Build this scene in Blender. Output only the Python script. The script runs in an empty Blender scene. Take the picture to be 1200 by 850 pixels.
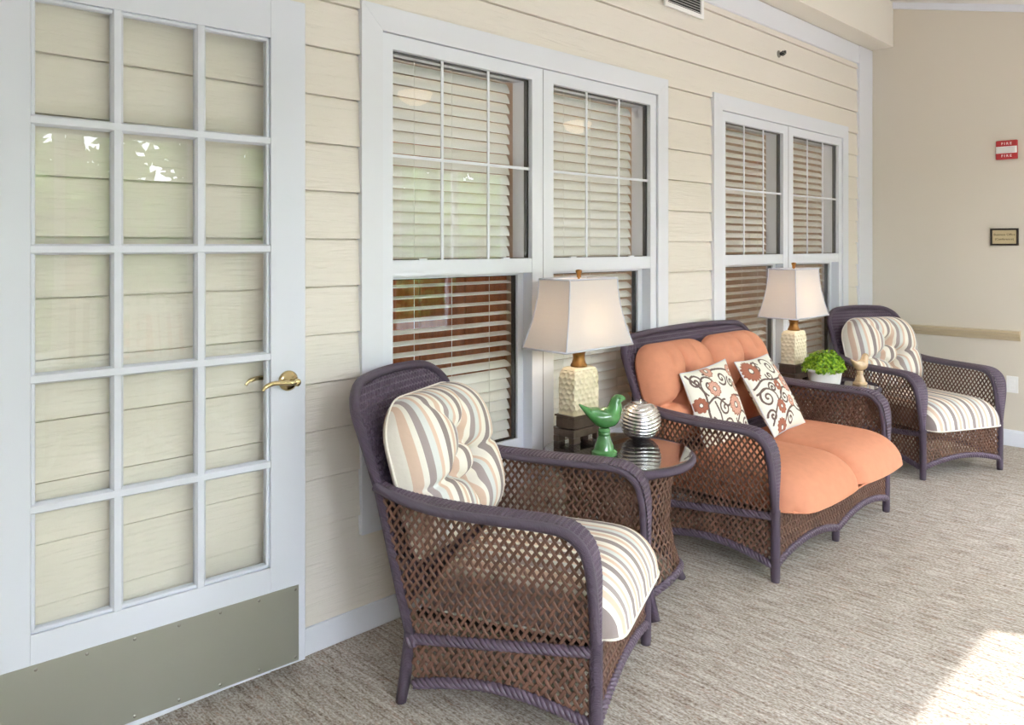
import bpy, math, random
import numpy as np
from mathutils import Vector, Matrix

# ------------------------------------------------------------------ camera, world, sun, exposure
SC = bpy.context.scene
COL = SC.collection
cam_d = bpy.data.cameras.new('camera')
cam = bpy.data.objects.new('camera', cam_d); COL.objects.link(cam)
cam.location = (0.0, -2.42, 1.40)
YAW = 0.7878                                   # view direction measured from +x towards +y
cam.rotation_euler = (math.pi/2, 0, YAW - math.pi/2)
cam_d.sensor_width = 36.0
cam_d.lens = 922.7/1200*36.0
cam_d.shift_y = -(425-288.26)/1200
cam_d.clip_start = 0.02
SC.camera = cam

world = bpy.data.worlds.new('world'); SC.world = world
world.use_nodes = True
bg = world.node_tree.nodes['Background']
bg.inputs['Color'].default_value = (0.84, 0.90, 1.0, 1)
bg.inputs['Strength'].default_value = 14.0

sun_d = bpy.data.lights.new('sun', 'SUN')
sun_d.energy = 5.0; sun_d.angle = math.radians(0.6); sun_d.color = (1.0, 0.96, 0.90)
sun = bpy.data.objects.new('sun', sun_d); COL.objects.link(sun)
SUN_DIR = Vector((-0.9, 2.286, -2.1))
sun.rotation_euler = SUN_DIR.to_track_quat('-Z', 'Y').to_euler()
sun.location = (6, -8, 8)

SC.view_settings.view_transform = 'Standard'
SC.view_settings.look = 'None'
SC.view_settings.gamma = 1.0
SC.view_settings.use_curve_mapping = False
SC.view_settings.exposure = 0.66
SC.cycles.use_denoising = True
SC.cycles.max_bounces = 10
SC.cycles.diffuse_bounces = 6
SC.cycles.transparent_max_bounces = 24
SC.cycles.caustics_reflective = False
SC.cycles.caustics_refractive = False
SC.cycles.sample_clamp_indirect = 6.0

random.seed(7)
PI = math.pi

# ------------------------------------------------------------------ materials
MATS = {}
def new_mat(name):
    m = bpy.data.materials.new(name); m.use_nodes = True
    m.node_tree.nodes.clear()
    out = m.node_tree.nodes.new('ShaderNodeOutputMaterial')
    MATS[name] = m
    return m, m.node_tree.nodes, m.node_tree.links, out

def principled(name, col, rough=0.6, metal=0.0, noise=None, bump=None, coat=0.0, sheen=0.0, spec=0.5):
    """noise = (scale, amount) colour variation; bump = (scale, strength, distance)"""
    m, N, L, out = new_mat(name)
    b = N.new('ShaderNodeBsdfPrincipled'); L.new(b.outputs[0], out.inputs[0])
    b.inputs['Base Color'].default_value = (*col, 1)
    b.inputs['Roughness'].default_value = rough
    b.inputs['Metallic'].default_value = metal
    b.inputs['Coat Weight'].default_value = coat
    b.inputs['Sheen Weight'].default_value = sheen
    b.inputs['Specular IOR Level'].default_value = spec
    tc = N.new('ShaderNodeTexCoord')
    if noise:
        n = N.new('ShaderNodeTexNoise'); n.inputs['Scale'].default_value = noise[0]; n.inputs['Detail'].default_value = 5
        L.new(tc.outputs['Object'], n.inputs['Vector'])
        r = N.new('ShaderNodeMapRange'); L.new(n.outputs['Fac'], r.inputs['Value'])
        r.inputs['From Min'].default_value = 0.25; r.inputs['From Max'].default_value = 0.75
        r.inputs['To Min'].default_value = 1-noise[1]; r.inputs['To Max'].default_value = 1+noise[1]
        v = N.new('ShaderNodeVectorMath'); v.operation = 'SCALE'
        v.inputs[0].default_value = col; L.new(r.outputs[0], v.inputs['Scale'])
        L.new(v.outputs[0], b.inputs['Base Color'])
    if bump:
        n2 = N.new('ShaderNodeTexNoise'); n2.inputs['Scale'].default_value = bump[0]; n2.inputs['Detail'].default_value = 4
        L.new(tc.outputs['Object'], n2.inputs['Vector'])
        bp = N.new('ShaderNodeBump'); bp.inputs['Strength'].default_value = bump[1]; bp.inputs['Distance'].default_value = bump[2]
        L.new(n2.outputs['Fac'], bp.inputs['Height']); L.new(bp.outputs[0], b.inputs['Normal'])
    return m

def srgb(r, g, b):
    f = lambda c: ((c/255+0.055)/1.055)**2.4 if c/255 > 0.04045 else c/255/12.92
    return (f(r), f(g), f(b))

def siding_material():
    m, N, L, out = new_mat('painted_siding')
    b = N.new('ShaderNodeBsdfPrincipled'); L.new(b.outputs[0], out.inputs[0])
    b.inputs['Base Color'].default_value = (*srgb(227, 221, 211), 1); b.inputs['Roughness'].default_value = 0.55
    tc = N.new('ShaderNodeTexCoord'); mp = N.new('ShaderNodeMapping')
    mp.inputs['Scale'].default_value = (2.2, 1, 42)
    L.new(tc.outputs['Object'], mp.inputs['Vector'])
    n = N.new('ShaderNodeTexNoise'); n.inputs['Scale'].default_value = 2.0; n.inputs['Detail'].default_value = 6
    n.inputs['Distortion'].default_value = 0.9
    L.new(mp.outputs[0], n.inputs['Vector'])
    bp = N.new('ShaderNodeBump'); bp.inputs['Strength'].default_value = 0.6; bp.inputs['Distance'].default_value = 0.006
    L.new(n.outputs['Fac'], bp.inputs['Height']); L.new(bp.outputs[0], b.inputs['Normal'])
    return m

def wood_material(name, c1, c2, rough=0.45):
    m, N, L, out = new_mat(name)
    b = N.new('ShaderNodeBsdfPrincipled'); L.new(b.outputs[0], out.inputs[0]); b.inputs['Roughness'].default_value = rough
    tc = N.new('ShaderNodeTexCoord'); mp = N.new('ShaderNodeMapping'); mp.inputs['Scale'].default_value = (18, 18, 1.6)
    L.new(tc.outputs['Object'], mp.inputs['Vector'])
    n = N.new('ShaderNodeTexNoise'); n.inputs['Scale'].default_value = 1.5; n.inputs['Detail'].default_value = 5
    L.new(mp.outputs[0], n.inputs['Vector'])
    cr = N.new('ShaderNodeValToRGB'); cr.color_ramp.elements[0].color = (*c1, 1); cr.color_ramp.elements[1].color = (*c2, 1)
    cr.color_ramp.elements[0].position = 0.3; cr.color_ramp.elements[1].position = 0.7
    L.new(n.outputs['Fac'], cr.inputs[0]); L.new(cr.outputs[0], b.inputs['Base Color'])
    return m

def carpet_material():
    m, N, L, out = new_mat('ribbed_carpet')
    b = N.new('ShaderNodeBsdfPrincipled'); L.new(b.outputs[0], out.inputs[0]); b.inputs['Roughness'].default_value = 0.95
    b.inputs['Specular IOR Level'].default_value = 0.1
    tc = N.new('ShaderNodeTexCoord')
    def nz(scale, sx, sy, det=4):
        mp = N.new('ShaderNodeMapping'); mp.inputs['Scale'].default_value = (sx, sy, 1)
        L.new(tc.outputs['Object'], mp.inputs['Vector'])
        n = N.new('ShaderNodeTexNoise'); n.inputs['Scale'].default_value = scale; n.inputs['Detail'].default_value = det
        L.new(mp.outputs[0], n.inputs['Vector']); return n
    streak = nz(10, 8.0, 0.8, 6)              # streaks running along y
    fine = nz(120, 1.5, 0.7, 3)
    patch = nz(14, 5.0, 1.2, 3)
    cr = N.new('ShaderNodeValToRGB')
    e = cr.color_ramp.elements
    e[0].position = 0.30; e[0].color = (*srgb(98, 80, 68), 1)
    e[1].position = 0.72; e[1].color = (*srgb(232, 228, 221), 1)
    k = e.new(0.43); k.color = (*srgb(157, 144, 132), 1)
    k = e.new(0.55); k.color = (*srgb(194, 187, 178), 1)
    mx = N.new('ShaderNodeMath'); mx.operation = 'ADD'
    s1 = N.new('ShaderNodeMath'); s1.operation = 'MULTIPLY'; s1.inputs[1].default_value = 0.45
    s2 = N.new('ShaderNodeMath'); s2.operation = 'MULTIPLY'; s2.inputs[1].default_value = 0.55
    L.new(streak.outputs['Fac'], s1.inputs[0]); L.new(fine.outputs['Fac'], s2.inputs[0])
    L.new(s1.outputs[0], mx.inputs[0]); L.new(s2.outputs[0], mx.inputs[1]); L.new(mx.outputs[0], cr.inputs[0])
    mixc = N.new('ShaderNodeMix'); mixc.data_type = 'RGBA'; mixc.blend_type = 'MIX'
    rr = N.new('ShaderNodeMapRange'); rr.inputs['From Min'].default_value = 0.58; rr.inputs['From Max'].default_value = 0.72
    rr.inputs['To Max'].default_value = 0.45
    L.new(patch.outputs['Fac'], rr.inputs['Value']); L.new(rr.outputs[0], mixc.inputs['Factor'])
    L.new(cr.outputs[0], mixc.inputs['A']); mixc.inputs['B'].default_value = (*srgb(172, 134, 112), 1)
    L.new(mixc.outputs['Result'], b.inputs['Base Color'])
    bp = N.new('ShaderNodeBump'); bp.inputs['Strength'].default_value = 0.9; bp.inputs['Distance'].default_value = 0.008
    L.new(mx.outputs[0], bp.inputs['Height']); L.new(bp.outputs[0], b.inputs['Normal'])
    return m

def wrapped_material():
    """resin wicker wound round a tube: rings along the UV u (metres along the tube)"""
    m, N, L, out = new_mat('wrapped_wicker')
    b = N.new('ShaderNodeBsdfPrincipled'); L.new(b.outputs[0], out.inputs[0]); b.inputs['Roughness'].default_value = 0.36
    b.inputs['Base Color'].default_value = (*srgb(90, 77, 94), 1)
    uv = N.new('ShaderNodeUVMap'); sp = N.new('ShaderNodeSeparateXYZ'); L.new(uv.outputs[0], sp.inputs[0])
    mu = N.new('ShaderNodeMath'); mu.operation = 'MULTIPLY'; mu.inputs[1].default_value = 2*PI/0.0075; L.new(sp.outputs[0], mu.inputs[0])
    si = N.new('ShaderNodeMath'); si.operation = 'SINE'; L.new(mu.outputs[0], si.inputs[0])
    ab = N.new('ShaderNodeMath'); ab.operation = 'ABSOLUTE'; L.new(si.outputs[0], ab.inputs[0])
    bp = N.new('ShaderNodeBump'); bp.inputs['Strength'].default_value = 0.7; bp.inputs['Distance'].default_value = 0.004
    L.new(ab.outputs[0], bp.inputs['Height']); L.new(bp.outputs[0], b.inputs['Normal'])
    return m

def stripe_material():
    """awning-stripe cushion cloth; stripes follow UV u in metres"""
    m, N, L, out = new_mat('striped_cloth')
    b = N.new('ShaderNodeBsdfPrincipled'); L.new(b.outputs[0], out.inputs[0]); b.inputs['Roughness'].default_value = 0.85
    b.inputs['Specular IOR Level'].default_value = 0.2
    uv = N.new('ShaderNodeUVMap'); sp = N.new('ShaderNodeSeparateXYZ'); L.new(uv.outputs[0], sp.inputs[0])
    dv = N.new('ShaderNodeMath'); dv.operation = 'DIVIDE'; dv.inputs[1].default_value = 0.158; L.new(sp.outputs[0], dv.inputs[0])
    fr = N.new('ShaderNodeMath'); fr.operation = 'FRACT'; L.new(dv.outputs[0], fr.inputs[0])
    cr = N.new('ShaderNodeValToRGB'); cr.color_ramp.interpolation = 'CONSTANT'
    cream = srgb(236, 231, 220); grey = srgb(152, 140, 138); tan = srgb(218, 192, 172); mint = srgb(214, 216, 212); taupe = srgb(166, 154, 152)
    stops = [(0, cream), (0.10, grey), (0.27, cream), (0.38, tan), (0.50, cream), (0.58, taupe), (0.71, mint), (0.84, tan), (0.93, cream)]
    e = cr.color_ramp.elements
    e[0].position = 0; e[0].color = (*stops[0][1], 1); e[1].position = stops[1][0]; e[1].color = (*stops[1][1], 1)
    for p, c in stops[2:]:
        k = e.new(p); k.color = (*c, 1)
    L.new(fr.outputs[0], cr.inputs[0]); L.new(cr.outputs[0], b.inputs['Base Color'])
    tc = N.new('ShaderNodeTexCoord'); n = N.new('ShaderNodeTexNoise'); n.inputs['Scale'].default_value = 22; n.inputs['Detail'].default_value = 3
    L.new(tc.outputs['Object'], n.inputs['Vector'])
    bp = N.new('ShaderNodeBump'); bp.inputs['Strength'].default_value = 0.25; bp.inputs['Distance'].default_value = 0.01
    L.new(n.outputs['Fac'], bp.inputs['Height']); L.new(bp.outputs[0], b.inputs['Normal'])
    return m

def glass_material(name, tint=(0.96, 0.98, 0.97), ior=1.5, boost=1.0):
    m, N, L, out = new_mat(name)
    t = N.new('ShaderNodeBsdfTransparent'); t.inputs[0].default_value = (*tint, 1)
    g = N.new('ShaderNodeBsdfGlossy'); g.inputs['Roughness'].default_value = 0.005
    f = N.new('ShaderNodeFresnel')
    ge = N.new('ShaderNodeNewGeometry'); io = N.new('ShaderNodeMapRange')       # same air-to-glass reflection on both faces of a pane
    io.inputs['To Min'].default_value = ior; io.inputs['To Max'].default_value = 1/ior
    L.new(ge.outputs['Backfacing'], io.inputs['Value']); L.new(io.outputs[0], f.inputs['IOR'])
    mx = N.new('ShaderNodeMixShader'); 
    mu = N.new('ShaderNodeMath'); mu.operation = 'MULTIPLY'; mu.inputs[1].default_value = boost; mu.use_clamp = True
    L.new(f.outputs[0], mu.inputs[0]); L.new(mu.outputs[0], mx.inputs[0])
    L.new(t.outputs[0], mx.inputs[1]); L.new(g.outputs[0], mx.inputs[2]); L.new(mx.outputs[0], out.inputs[0])
    return m

def shade_material():
    m, N, L, out = new_mat('linen_shade')
    d = N.new('ShaderNodeBsdfDiffuse'); d.inputs[0].default_value = (*srgb(226, 224, 228), 1)
    t = N.new('ShaderNodeBsdfTranslucent'); t.inputs[0].default_value = (*srgb(240, 230, 214), 1)
    mx = N.new('ShaderNodeMixShader'); mx.inputs[0].default_value = 0.35
    L.new(d.outputs[0], mx.inputs[1]); L.new(t.outputs[0], mx.inputs[2]); L.new(mx.outputs[0], out.inputs[0])
    tc = N.new('ShaderNodeTexCoord'); n = N.new('ShaderNodeTexNoise'); n.inputs['Scale'].default_value = 130
    L.new(tc.outputs['Object'], n.inputs['Vector'])
    bp = N.new('ShaderNodeBump'); bp.inputs['Strength'].default_value = 0.3; bp.inputs['Distance'].default_value = 0.002
    L.new(n.outputs['Fac'], bp.inputs['Height']); L.new(bp.outputs[0], d.inputs['Normal'])
    return m

def vcol_material():
    m, N, L, out = new_mat('printed_cloth')
    b = N.new('ShaderNodeBsdfPrincipled'); L.new(b.outputs[0], out.inputs[0]); b.inputs['Roughness'].default_value = 0.9
    a = N.new('ShaderNodeAttribute'); a.attribute_name = 'print'
    L.new(a.outputs['Color'], b.inputs['Base Color'])
    return m

def emission_material(name, col, s):
    m, N, L, out = new_mat(name)
    e = N.new('ShaderNodeEmission'); e.inputs[0].default_value = (*col, 1); e.inputs[1].default_value = s
    L.new(e.outputs[0], out.inputs[0]); return m

def chiselled_material():
    m, N, L, out = new_mat('cream_ceramic')
    b = N.new('ShaderNodeBsdfPrincipled'); L.new(b.outputs[0], out.inputs[0]); b.inputs['Roughness'].default_value = 0.45
    b.inputs['Base Color'].default_value = (*srgb(230, 218, 190), 1)
    return m

def leaf_material(name, c1, c2):
    m, N, L, out = new_mat(name)
    b = N.new('ShaderNodeBsdfPrincipled'); L.new(b.outputs[0], out.inputs[0]); b.inputs['Roughness'].default_value = 0.5
    tc = N.new('ShaderNodeTexCoord'); n = N.new('ShaderNodeTexNoise'); n.inputs['Scale'].default_value = 60
    L.new(tc.outputs['Object'], n.inputs['Vector'])
    cr = N.new('ShaderNodeValToRGB'); cr.color_ramp.elements[0].color = (*c1, 1); cr.color_ramp.elements[1].color = (*c2, 1)
    cr.color_ramp.elements[0].position = 0.35; cr.color_ramp.elements[1].position = 0.65
    L.new(n.outputs['Fac'], cr.inputs[0]); L.new(cr.outputs[0], b.inputs['Base Color'])
    return m

def brushed_plate():
    m, N, L, out = new_mat('kick_plate_steel')
    b = N.new('ShaderNodeBsdfPrincipled'); L.new(b.outputs[0], out.inputs[0])
    b.inputs['Base Color'].default_value = (*srgb(176, 178, 168), 1); b.inputs['Metallic'].default_value = 0.75
    tc = N.new('ShaderNodeTexCoord'); n = N.new('ShaderNodeTexNoise'); n.inputs['Scale'].default_value = 9; n.inputs['Detail'].default_value = 7
    L.new(tc.outputs['Object'], n.inputs['Vector'])
    r = N.new('ShaderNodeMapRange'); r.inputs['To Min'].default_value = 0.30; r.inputs['To Max'].default_value = 0.52
    L.new(n.outputs['Fac'], r.inputs['Value']); L.new(r.outputs[0], b.inputs['Roughness'])
    return m

M_SID = siding_material()
M_TRIM = principled('white_trim_paint', srgb(222, 225, 232), 0.4)
M_VINYL = principled('white_vinyl', srgb(224, 228, 236), 0.32)
M_DOOR = principled('white_door_paint', srgb(216, 220, 230), 0.35, bump=(30, 0.05, 0.002))
M_BEIGE = principled('beige_wall_paint', srgb(212, 204, 190), 0.8, bump=(140, 0.06, 0.002))
M_SOFFIT = principled('cream_soffit_paint', srgb(226, 220, 208), 0.8)
M_CEIL = principled('white_ceiling_paint', srgb(236, 235, 232), 0.85)
M_RAIL = principled('tan_rail_paint', srgb(198, 182, 152), 0.5)
M_CARPET = carpet_material()
M_WRAP = wrapped_material()
M_WEAVE = principled('brown_wicker', srgb(110, 79, 65), 0.32, noise=(14, 0.30))
M_FINE = principled('plum_wicker', srgb(94, 80, 97), 0.34, noise=(30, 0.22))
M_DARK = principled('dark_gasket', (0.012, 0.013, 0.016), 0.5)
M_DECK = principled('dark_seat_deck', (0.03, 0.022, 0.02), 0.8)
M_STRIPE = stripe_material()
M_ORANGE = principled('terracotta_cloth', srgb(213, 146, 116), 0.8, noise=(26, 0.05), bump=(24, 0.22, 0.01), spec=0.25)
M_PRINT = vcol_material()
M_GLASS = glass_material('window_glass', (0.985, 0.99, 0.99), 1.5, 0.9)
M_DGLASS = glass_material('door_glass', (0.985, 0.99, 0.98), 1.5, 0.7)
M_TGLASS = glass_material('table_glass', (0.80, 0.84, 0.84), 1.55, 1.8)
M_SLAT = principled('white_blind_slat', srgb(240, 239, 232), 0.45)
M_BRASS = principled('polished_brass', srgb(214, 196, 150), 0.16, metal=1.0)
M_STEEL = brushed_plate()
M_SCREW = principled('screw_steel', srgb(150, 148, 140), 0.35, metal=1.0)
M_SHADE = shade_material()
M_SHTRIM = principled('grey_shade_binding', srgb(206, 208, 218), 0.8)
M_CREAM = chiselled_material()
M_BRONZE = principled('bronze_lamp_metal', srgb(96, 80, 70), 0.4, metal=0.35, noise=(30, 0.25))
M_GOLDBR = principled('antique_gold_lamp_metal', srgb(150, 108, 58), 0.32, metal=0.7, noise=(40, 0.3))
M_GREEN = principled('green_glaze', srgb(78, 138, 78), 0.14, coat=0.6, noise=(18, 0.45))
M_CHROME = principled('silvered_ceramic', srgb(238, 237, 238), 0.2, metal=1.0)
M_TANBIRD = principled('tan_glaze', srgb(206, 176, 138), 0.25, coat=0.4, noise=(16, 0.32))
M_POT = principled('white_planter_glaze', srgb(228, 226, 222), 0.5, noise=(20, 0.04))
M_LEAF = leaf_material('bright_leaf', srgb(70, 128, 22), srgb(182, 214, 62))
M_SOIL = principled('dark_soil', (0.02, 0.014, 0.01), 0.9)
M_RED = principled('red_alarm_plastic', srgb(178, 44, 50), 0.35)
M_WHITE = principled('white_plastic', srgb(240, 240, 238), 0.4)
M_LETTER = principled('white_lettering', srgb(240, 222, 220), 0.5)
M_LENS = principled('clear_strobe_lens', srgb(220, 218, 214), 0.12)
M_BLACKF = principled('black_sign_frame', srgb(36, 26, 22), 0.4)
M_PLATE = principled('gold_sign_plate', srgb(206, 190, 152), 0.35, metal=0.3)
M_INK = principled('brown_ink', srgb(92, 80, 56), 0.6)
M_INT = principled('tan_interior_paint', srgb(206, 188, 168), 0.8)
M_WOODI = wood_material('reddish_cabinet_wood', srgb(150, 84, 44), srgb(188, 116, 66))
M_BULB = emission_material('lamp_bulb', (1.0, 0.78, 0.5), 14.0)
M_GLOBE = emission_material('lit_frosted_globe', (1.0, 0.78, 0.58), 3.0)
M_GROUND = principled('greyed_ground', srgb(158, 156, 156), 0.9, noise=(3, 0.15))  # lawn turned grey so it bounces no green light indoors
M_TLEAF = leaf_material('tree_leaf', srgb(60, 100, 44), srgb(150, 180, 100))
M_BARK = principled('tree_bark', srgb(110, 92, 74), 0.9, noise=(8, 0.3))
M_BRICK = principled('red_brick', srgb(168, 98, 78), 0.85, noise=(9, 0.2))
M_CHAIRW = principled('white_chair_paint', srgb(240, 240, 238), 0.45)
M_BLACK = principled('black_metal', (0.02, 0.02, 0.022), 0.4)

# ------------------------------------------------------------------ mesh helpers
def link_mesh(name, V, F, mat, parent=None, smooth=False, uv=None, mats=None, fmat=None):
    me = bpy.data.meshes.new(name)
    me.from_pydata([tuple(v) for v in V], [], [tuple(f) for f in F])
    if mats:
        for q in mats: me.materials.append(q)
        if fmat is not None: me.polygons.foreach_set('material_index', fmat)
    else:
        me.materials.append(mat)
    if smooth: me.polygons.foreach_set('use_smooth', [True]*len(me.polygons))
    if uv is not None:
        l = me.uv_layers.new(name='UVMap')
        vi = np.empty(len(me.loops), dtype=np.int32); me.loops.foreach_get('vertex_index', vi)
        l.data.foreach_set('uv', np.asarray(uv, dtype=np.float32)[vi].ravel())
    me.update()
    o = bpy.data.objects.new(name, me); COL.objects.link(o)
    if parent is not None: o.parent = parent
    return o

class MB:
    def __init__(s): s.V = []; s.F = []; s.U = []
    def add(s, V, F, U=None):
        o = len(s.V); s.V += [tuple(v) for v in V]; s.F += [tuple(i+o for i in f) for f in F]
        s.U += [tuple(u) for u in U] if U is not None else [(0, 0)]*len(V)
    def box(s, x0, x1, y0, y1, z0, z1):
        s.add([(x0,y0,z0),(x1,y0,z0),(x1,y1,z0),(x0,y1,z0),(x0,y0,z1),(x1,y0,z1),(x1,y1,z1),(x0,y1,z1)],
              [(0,3,2,1),(4,5,6,7),(0,1,5,4),(1,2,6,5),(2,3,7,6),(3,0,4,7)])
        return s
    def bbox(s, x0, x1, y0, y1, z0, z1, b=0.004):
        """chamfered box"""
        V = []; 
        xs, ys, zs = (x0, x1), (y0, y1), (z0, z1)
        idx = {}
        for i in (0,1):
            for j in (0,1):
                for k in (0,1):
                    sx, sy, sz = (1,-1)[i]*b, (1,-1)[j]*b, (1,-1)[k]*b
                    for ax, p in enumerate(((xs[i], ys[j]+sy, zs[k]+sz), (xs[i]+sx, ys[j], zs[k]+sz), (xs[i]+sx, ys[j]+sy, zs[k]))):
                        idx[i,j,k,ax] = len(V); V.append(p)
        F = []
        for i in (0,1):
            q = [idx[i,0,0,0], idx[i,1,0,0], idx[i,1,1,0], idx[i,0,1,0]]; F.append(q if i else q[::-1])
            q = [idx[0,i,0,1], idx[1,i,0,1], idx[1,i,1,1], idx[0,i,1,1]]; F.append(q[::-1] if i else q)
            q = [idx[0,0,i,2], idx[1,0,i,2], idx[1,1,i,2], idx[0,1,i,2]]; F.append(q if i else q[::-1])
        for a in (0,1):
            for c in (0,1):
                F.append([idx[a,c,0,0], idx[a,c,1,0], idx[a,c,1,1], idx[a,c,0,1]])
                F.append([idx[a,0,c,0], idx[a,1,c,0], idx[a,1,c,2], idx[a,0,c,2]])
                F.append([idx[0,a,c,1], idx[1,a,c,1], idx[1,a,c,2], idx[0,a,c,2]])
        for i in (0,1):
            for j in (0,1):
                for k in (0,1): F.append([idx[i,j,k,0], idx[i,j,k,1], idx[i,j,k,2]])
        s.add(V, F); return s
    def tube(s, pts, r, n=8, cap=True, up=None, closed=False):
        pts = [Vector(p) for p in pts]; m = len(pts)
        rs = r if isinstance(r, (list, tuple)) else [r]*m
        T = []
        for i in range(m):
            a = pts[i-1] if (i > 0 or closed) else pts[i]; b = pts[(i+1) % m] if (i < m-1 or closed) else pts[i]
            T.append((b-a).normalized())
        ref = Vector(up) if up else (Vector((0,0,1)) if abs(T[0].z) < 0.9 else Vector((1,0,0)))
        nrm = (ref - T[0]*ref.dot(T[0])).normalized()
        V = []; U = []; L = 0
        for i in range(m):
            if i:
                L += (pts[i]-pts[i-1]).length
                nrm = (nrm - T[i]*nrm.dot(T[i])).normalized()
            bn = T[i].cross(nrm)
            for k in range(n):
                a = 2*PI*k/n
                V.append(pts[i] + (nrm*math.cos(a) + bn*math.sin(a))*rs[i]); U.append((L, k/n))
        F = []
        for i in range(m if closed else m-1):
            j = (i+1) % m
            for k in range(n):
                k2 = (k+1) % n
                F.append((i*n+k, i*n+k2, j*n+k2, j*n+k))
        if cap and not closed:
            F.append(tuple(range(n))[::-1]); F.append(tuple((m-1)*n+k for k in range(n)))
        s.add(V, F, U); return s
    def lathe(s, prof, n=32, sx=1, sy=1, c=(0,0,0), cap=True):
        V = []; F = []; m = len(prof)
        for r, z in prof:
            for k in range(n):
                a = 2*PI*k/n; V.append((c[0]+r*sx*math.cos(a), c[1]+r*sy*math.sin(a), c[2]+z))
        for i in range(m-1):
            for k in range(n):
                k2 = (k+1) % n; F.append((i*n+k, i*n+k2, (i+1)*n+k2, (i+1)*n+k))
        if cap:
            F.append(tuple(range(n))[::-1]); F.append(tuple((m-1)*n+k for k in range(n)))
        s.add(V, F); return s
    def loft(s, rings):
        n = len(rings[0]); o = []
        for r in rings: o += [tuple(p) for p in r]
        F = []
        for i in range(len(rings)-1):
            for k in range(n):
                k2 = (k+1) % n; F.append((i*n+k, i*n+k2, (i+1)*n+k2, (i+1)*n+k))
        F.append(tuple(range(n))[::-1]); F.append(tuple((len(rings)-1)*n+k for k in range(n)))
        s.add(o, F); return s
    def build(s, name, mat, parent=None, smooth=False, uv=False):
        return link_mesh(name, s.V, s.F, mat, parent, smooth, s.U if uv else None)

def empty(name, loc=(0,0,0), rz=0.0, parent=None):
    o = bpy.data.objects.new(name, None); COL.objects.link(o)
    o.location = loc; o.rotation_euler = (0, 0, rz); o.empty_display_size = 0.1
    if parent is not None: o.parent = parent
    return o
def tag(o, label=None, cat=None, group=None, kind=None):
    if label: o['label'] = label
    if cat: o['category'] = cat
    if group: o['group'] = group
    if kind: o['kind'] = kind
    return o
def copy_tree(o, parent=None):
    c = o.copy(); COL.objects.link(c)
    if parent is not None: c.parent = parent
    for ch in list(o.children): copy_tree(ch, c)
    return c
def shade_auto(o, ang=35):
    me = o.data
    me.polygons.foreach_set('use_smooth', [True]*len(me.polygons))
    try: me.set_sharp_from_angle(angle=math.radians(ang))
    except Exception: pass
    return o

def catmull(pts, seg=8, closed=False):
    P = [np.array(p, float) for p in pts]; out = []; n = len(P)
    for i in range(n if closed else n-1):
        p0 = P[(i-1) % n] if (i > 0 or closed) else 2*P[0]-P[1]
        p1 = P[i]; p2 = P[(i+1) % n]
        p3 = P[(i+2) % n] if (i+2 < n or closed) else 2*P[-1]-P[-2]
        for k in range(seg):
            t = k/seg
            out.append(0.5*((2*p1)+(-p0+p2)*t+(2*p0-5*p1+4*p2-p3)*t*t+(-p0+3*p1-3*p2+p3)*t**3))
    if not closed: out.append(P[-1])
    return out
def smooth(a, b, x):
    t = min(1, max(0, (x-a)/(b-a))); return t*t*(3-2*t)
def interp(x, xs, ys): return float(np.interp(x, xs, ys))

def grid_wall(xs, zs, solid, y0, y1, plane='xz'):
    """one connected slab with rectangular holes; xs/zs are the grid lines"""
    V = []; ix = {}
    def v(i, j, k):
        if (i,j,k) not in ix:
            ix[i,j,k] = len(V); y = (y0, y1)[k]
            V.append((xs[i], y, zs[j]) if plane == 'xz' else (y, xs[i], zs[j]))
        return ix[i,j,k]
    F = []; nx, nz = len(xs)-1, len(zs)-1
    S = lambda i, j: 0 <= i < nx and 0 <= j < nz and solid(i, j)
    for i in range(nx):
        for j in range(nz):
            if not S(i, j): continue
            F.append((v(i,j,0), v(i+1,j,0), v(i+1,j+1,0), v(i,j+1,0)))
            F.append((v(i,j,1), v(i,j+1,1), v(i+1,j+1,1), v(i+1,j,1)))
            if not S(i-1,j): F.append((v(i,j,0), v(i,j+1,0), v(i,j+1,1), v(i,j,1)))
            if not S(i+1,j): F.append((v(i+1,j,0), v(i+1,j,1), v(i+1,j+1,1), v(i+1,j+1,0)))
            if not S(i,j-1): F.append((v(i,j,0), v(i,j,1), v(i+1,j,1), v(i+1,j,0)))
            if not S(i,j+1): F.append((v(i,j+1,0), v(i+1,j+1,0), v(i+1,j+1,1), v(i,j+1,1)))
    return V, F

def text_mesh(name, body, size, mat, parent, M, extrude=0.0008, bold=0.0):
    c = bpy.data.curves.new('text', 'FONT'); c.body = body; c.size = size; c.align_x = 'CENTER'; c.align_y = 'CENTER'
    c.extrude = extrude; c.offset = bold
    t = bpy.data.objects.new('text_tmp', c); COL.objects.link(t)
    dg = bpy.context.evaluated_depsgraph_get()
    me = bpy.data.meshes.new_from_object(t.evaluated_get(dg))
    bpy.data.objects.remove(t); bpy.data.curves.remove(c)
    me.name = name; me.materials.clear(); me.materials.append(mat); me.transform(M)
    o = bpy.data.objects.new(name, me); COL.objects.link(o); o.parent = parent
    return o

def pip(poly):
    """vectorless point-in-polygon closure"""
    P = [(float(a), float(b)) for a, b in poly]; n = len(P)
    def f(x, y):
        c = False; j = n-1
        for i in range(n):
            xi, yi = P[i]; xj, yj = P[j]
            if (yi > y) != (yj > y) and x < (xj-xi)*(y-yi)/(yj-yi)+xi: c = not c
            j = i
        return c
    return f

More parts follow.
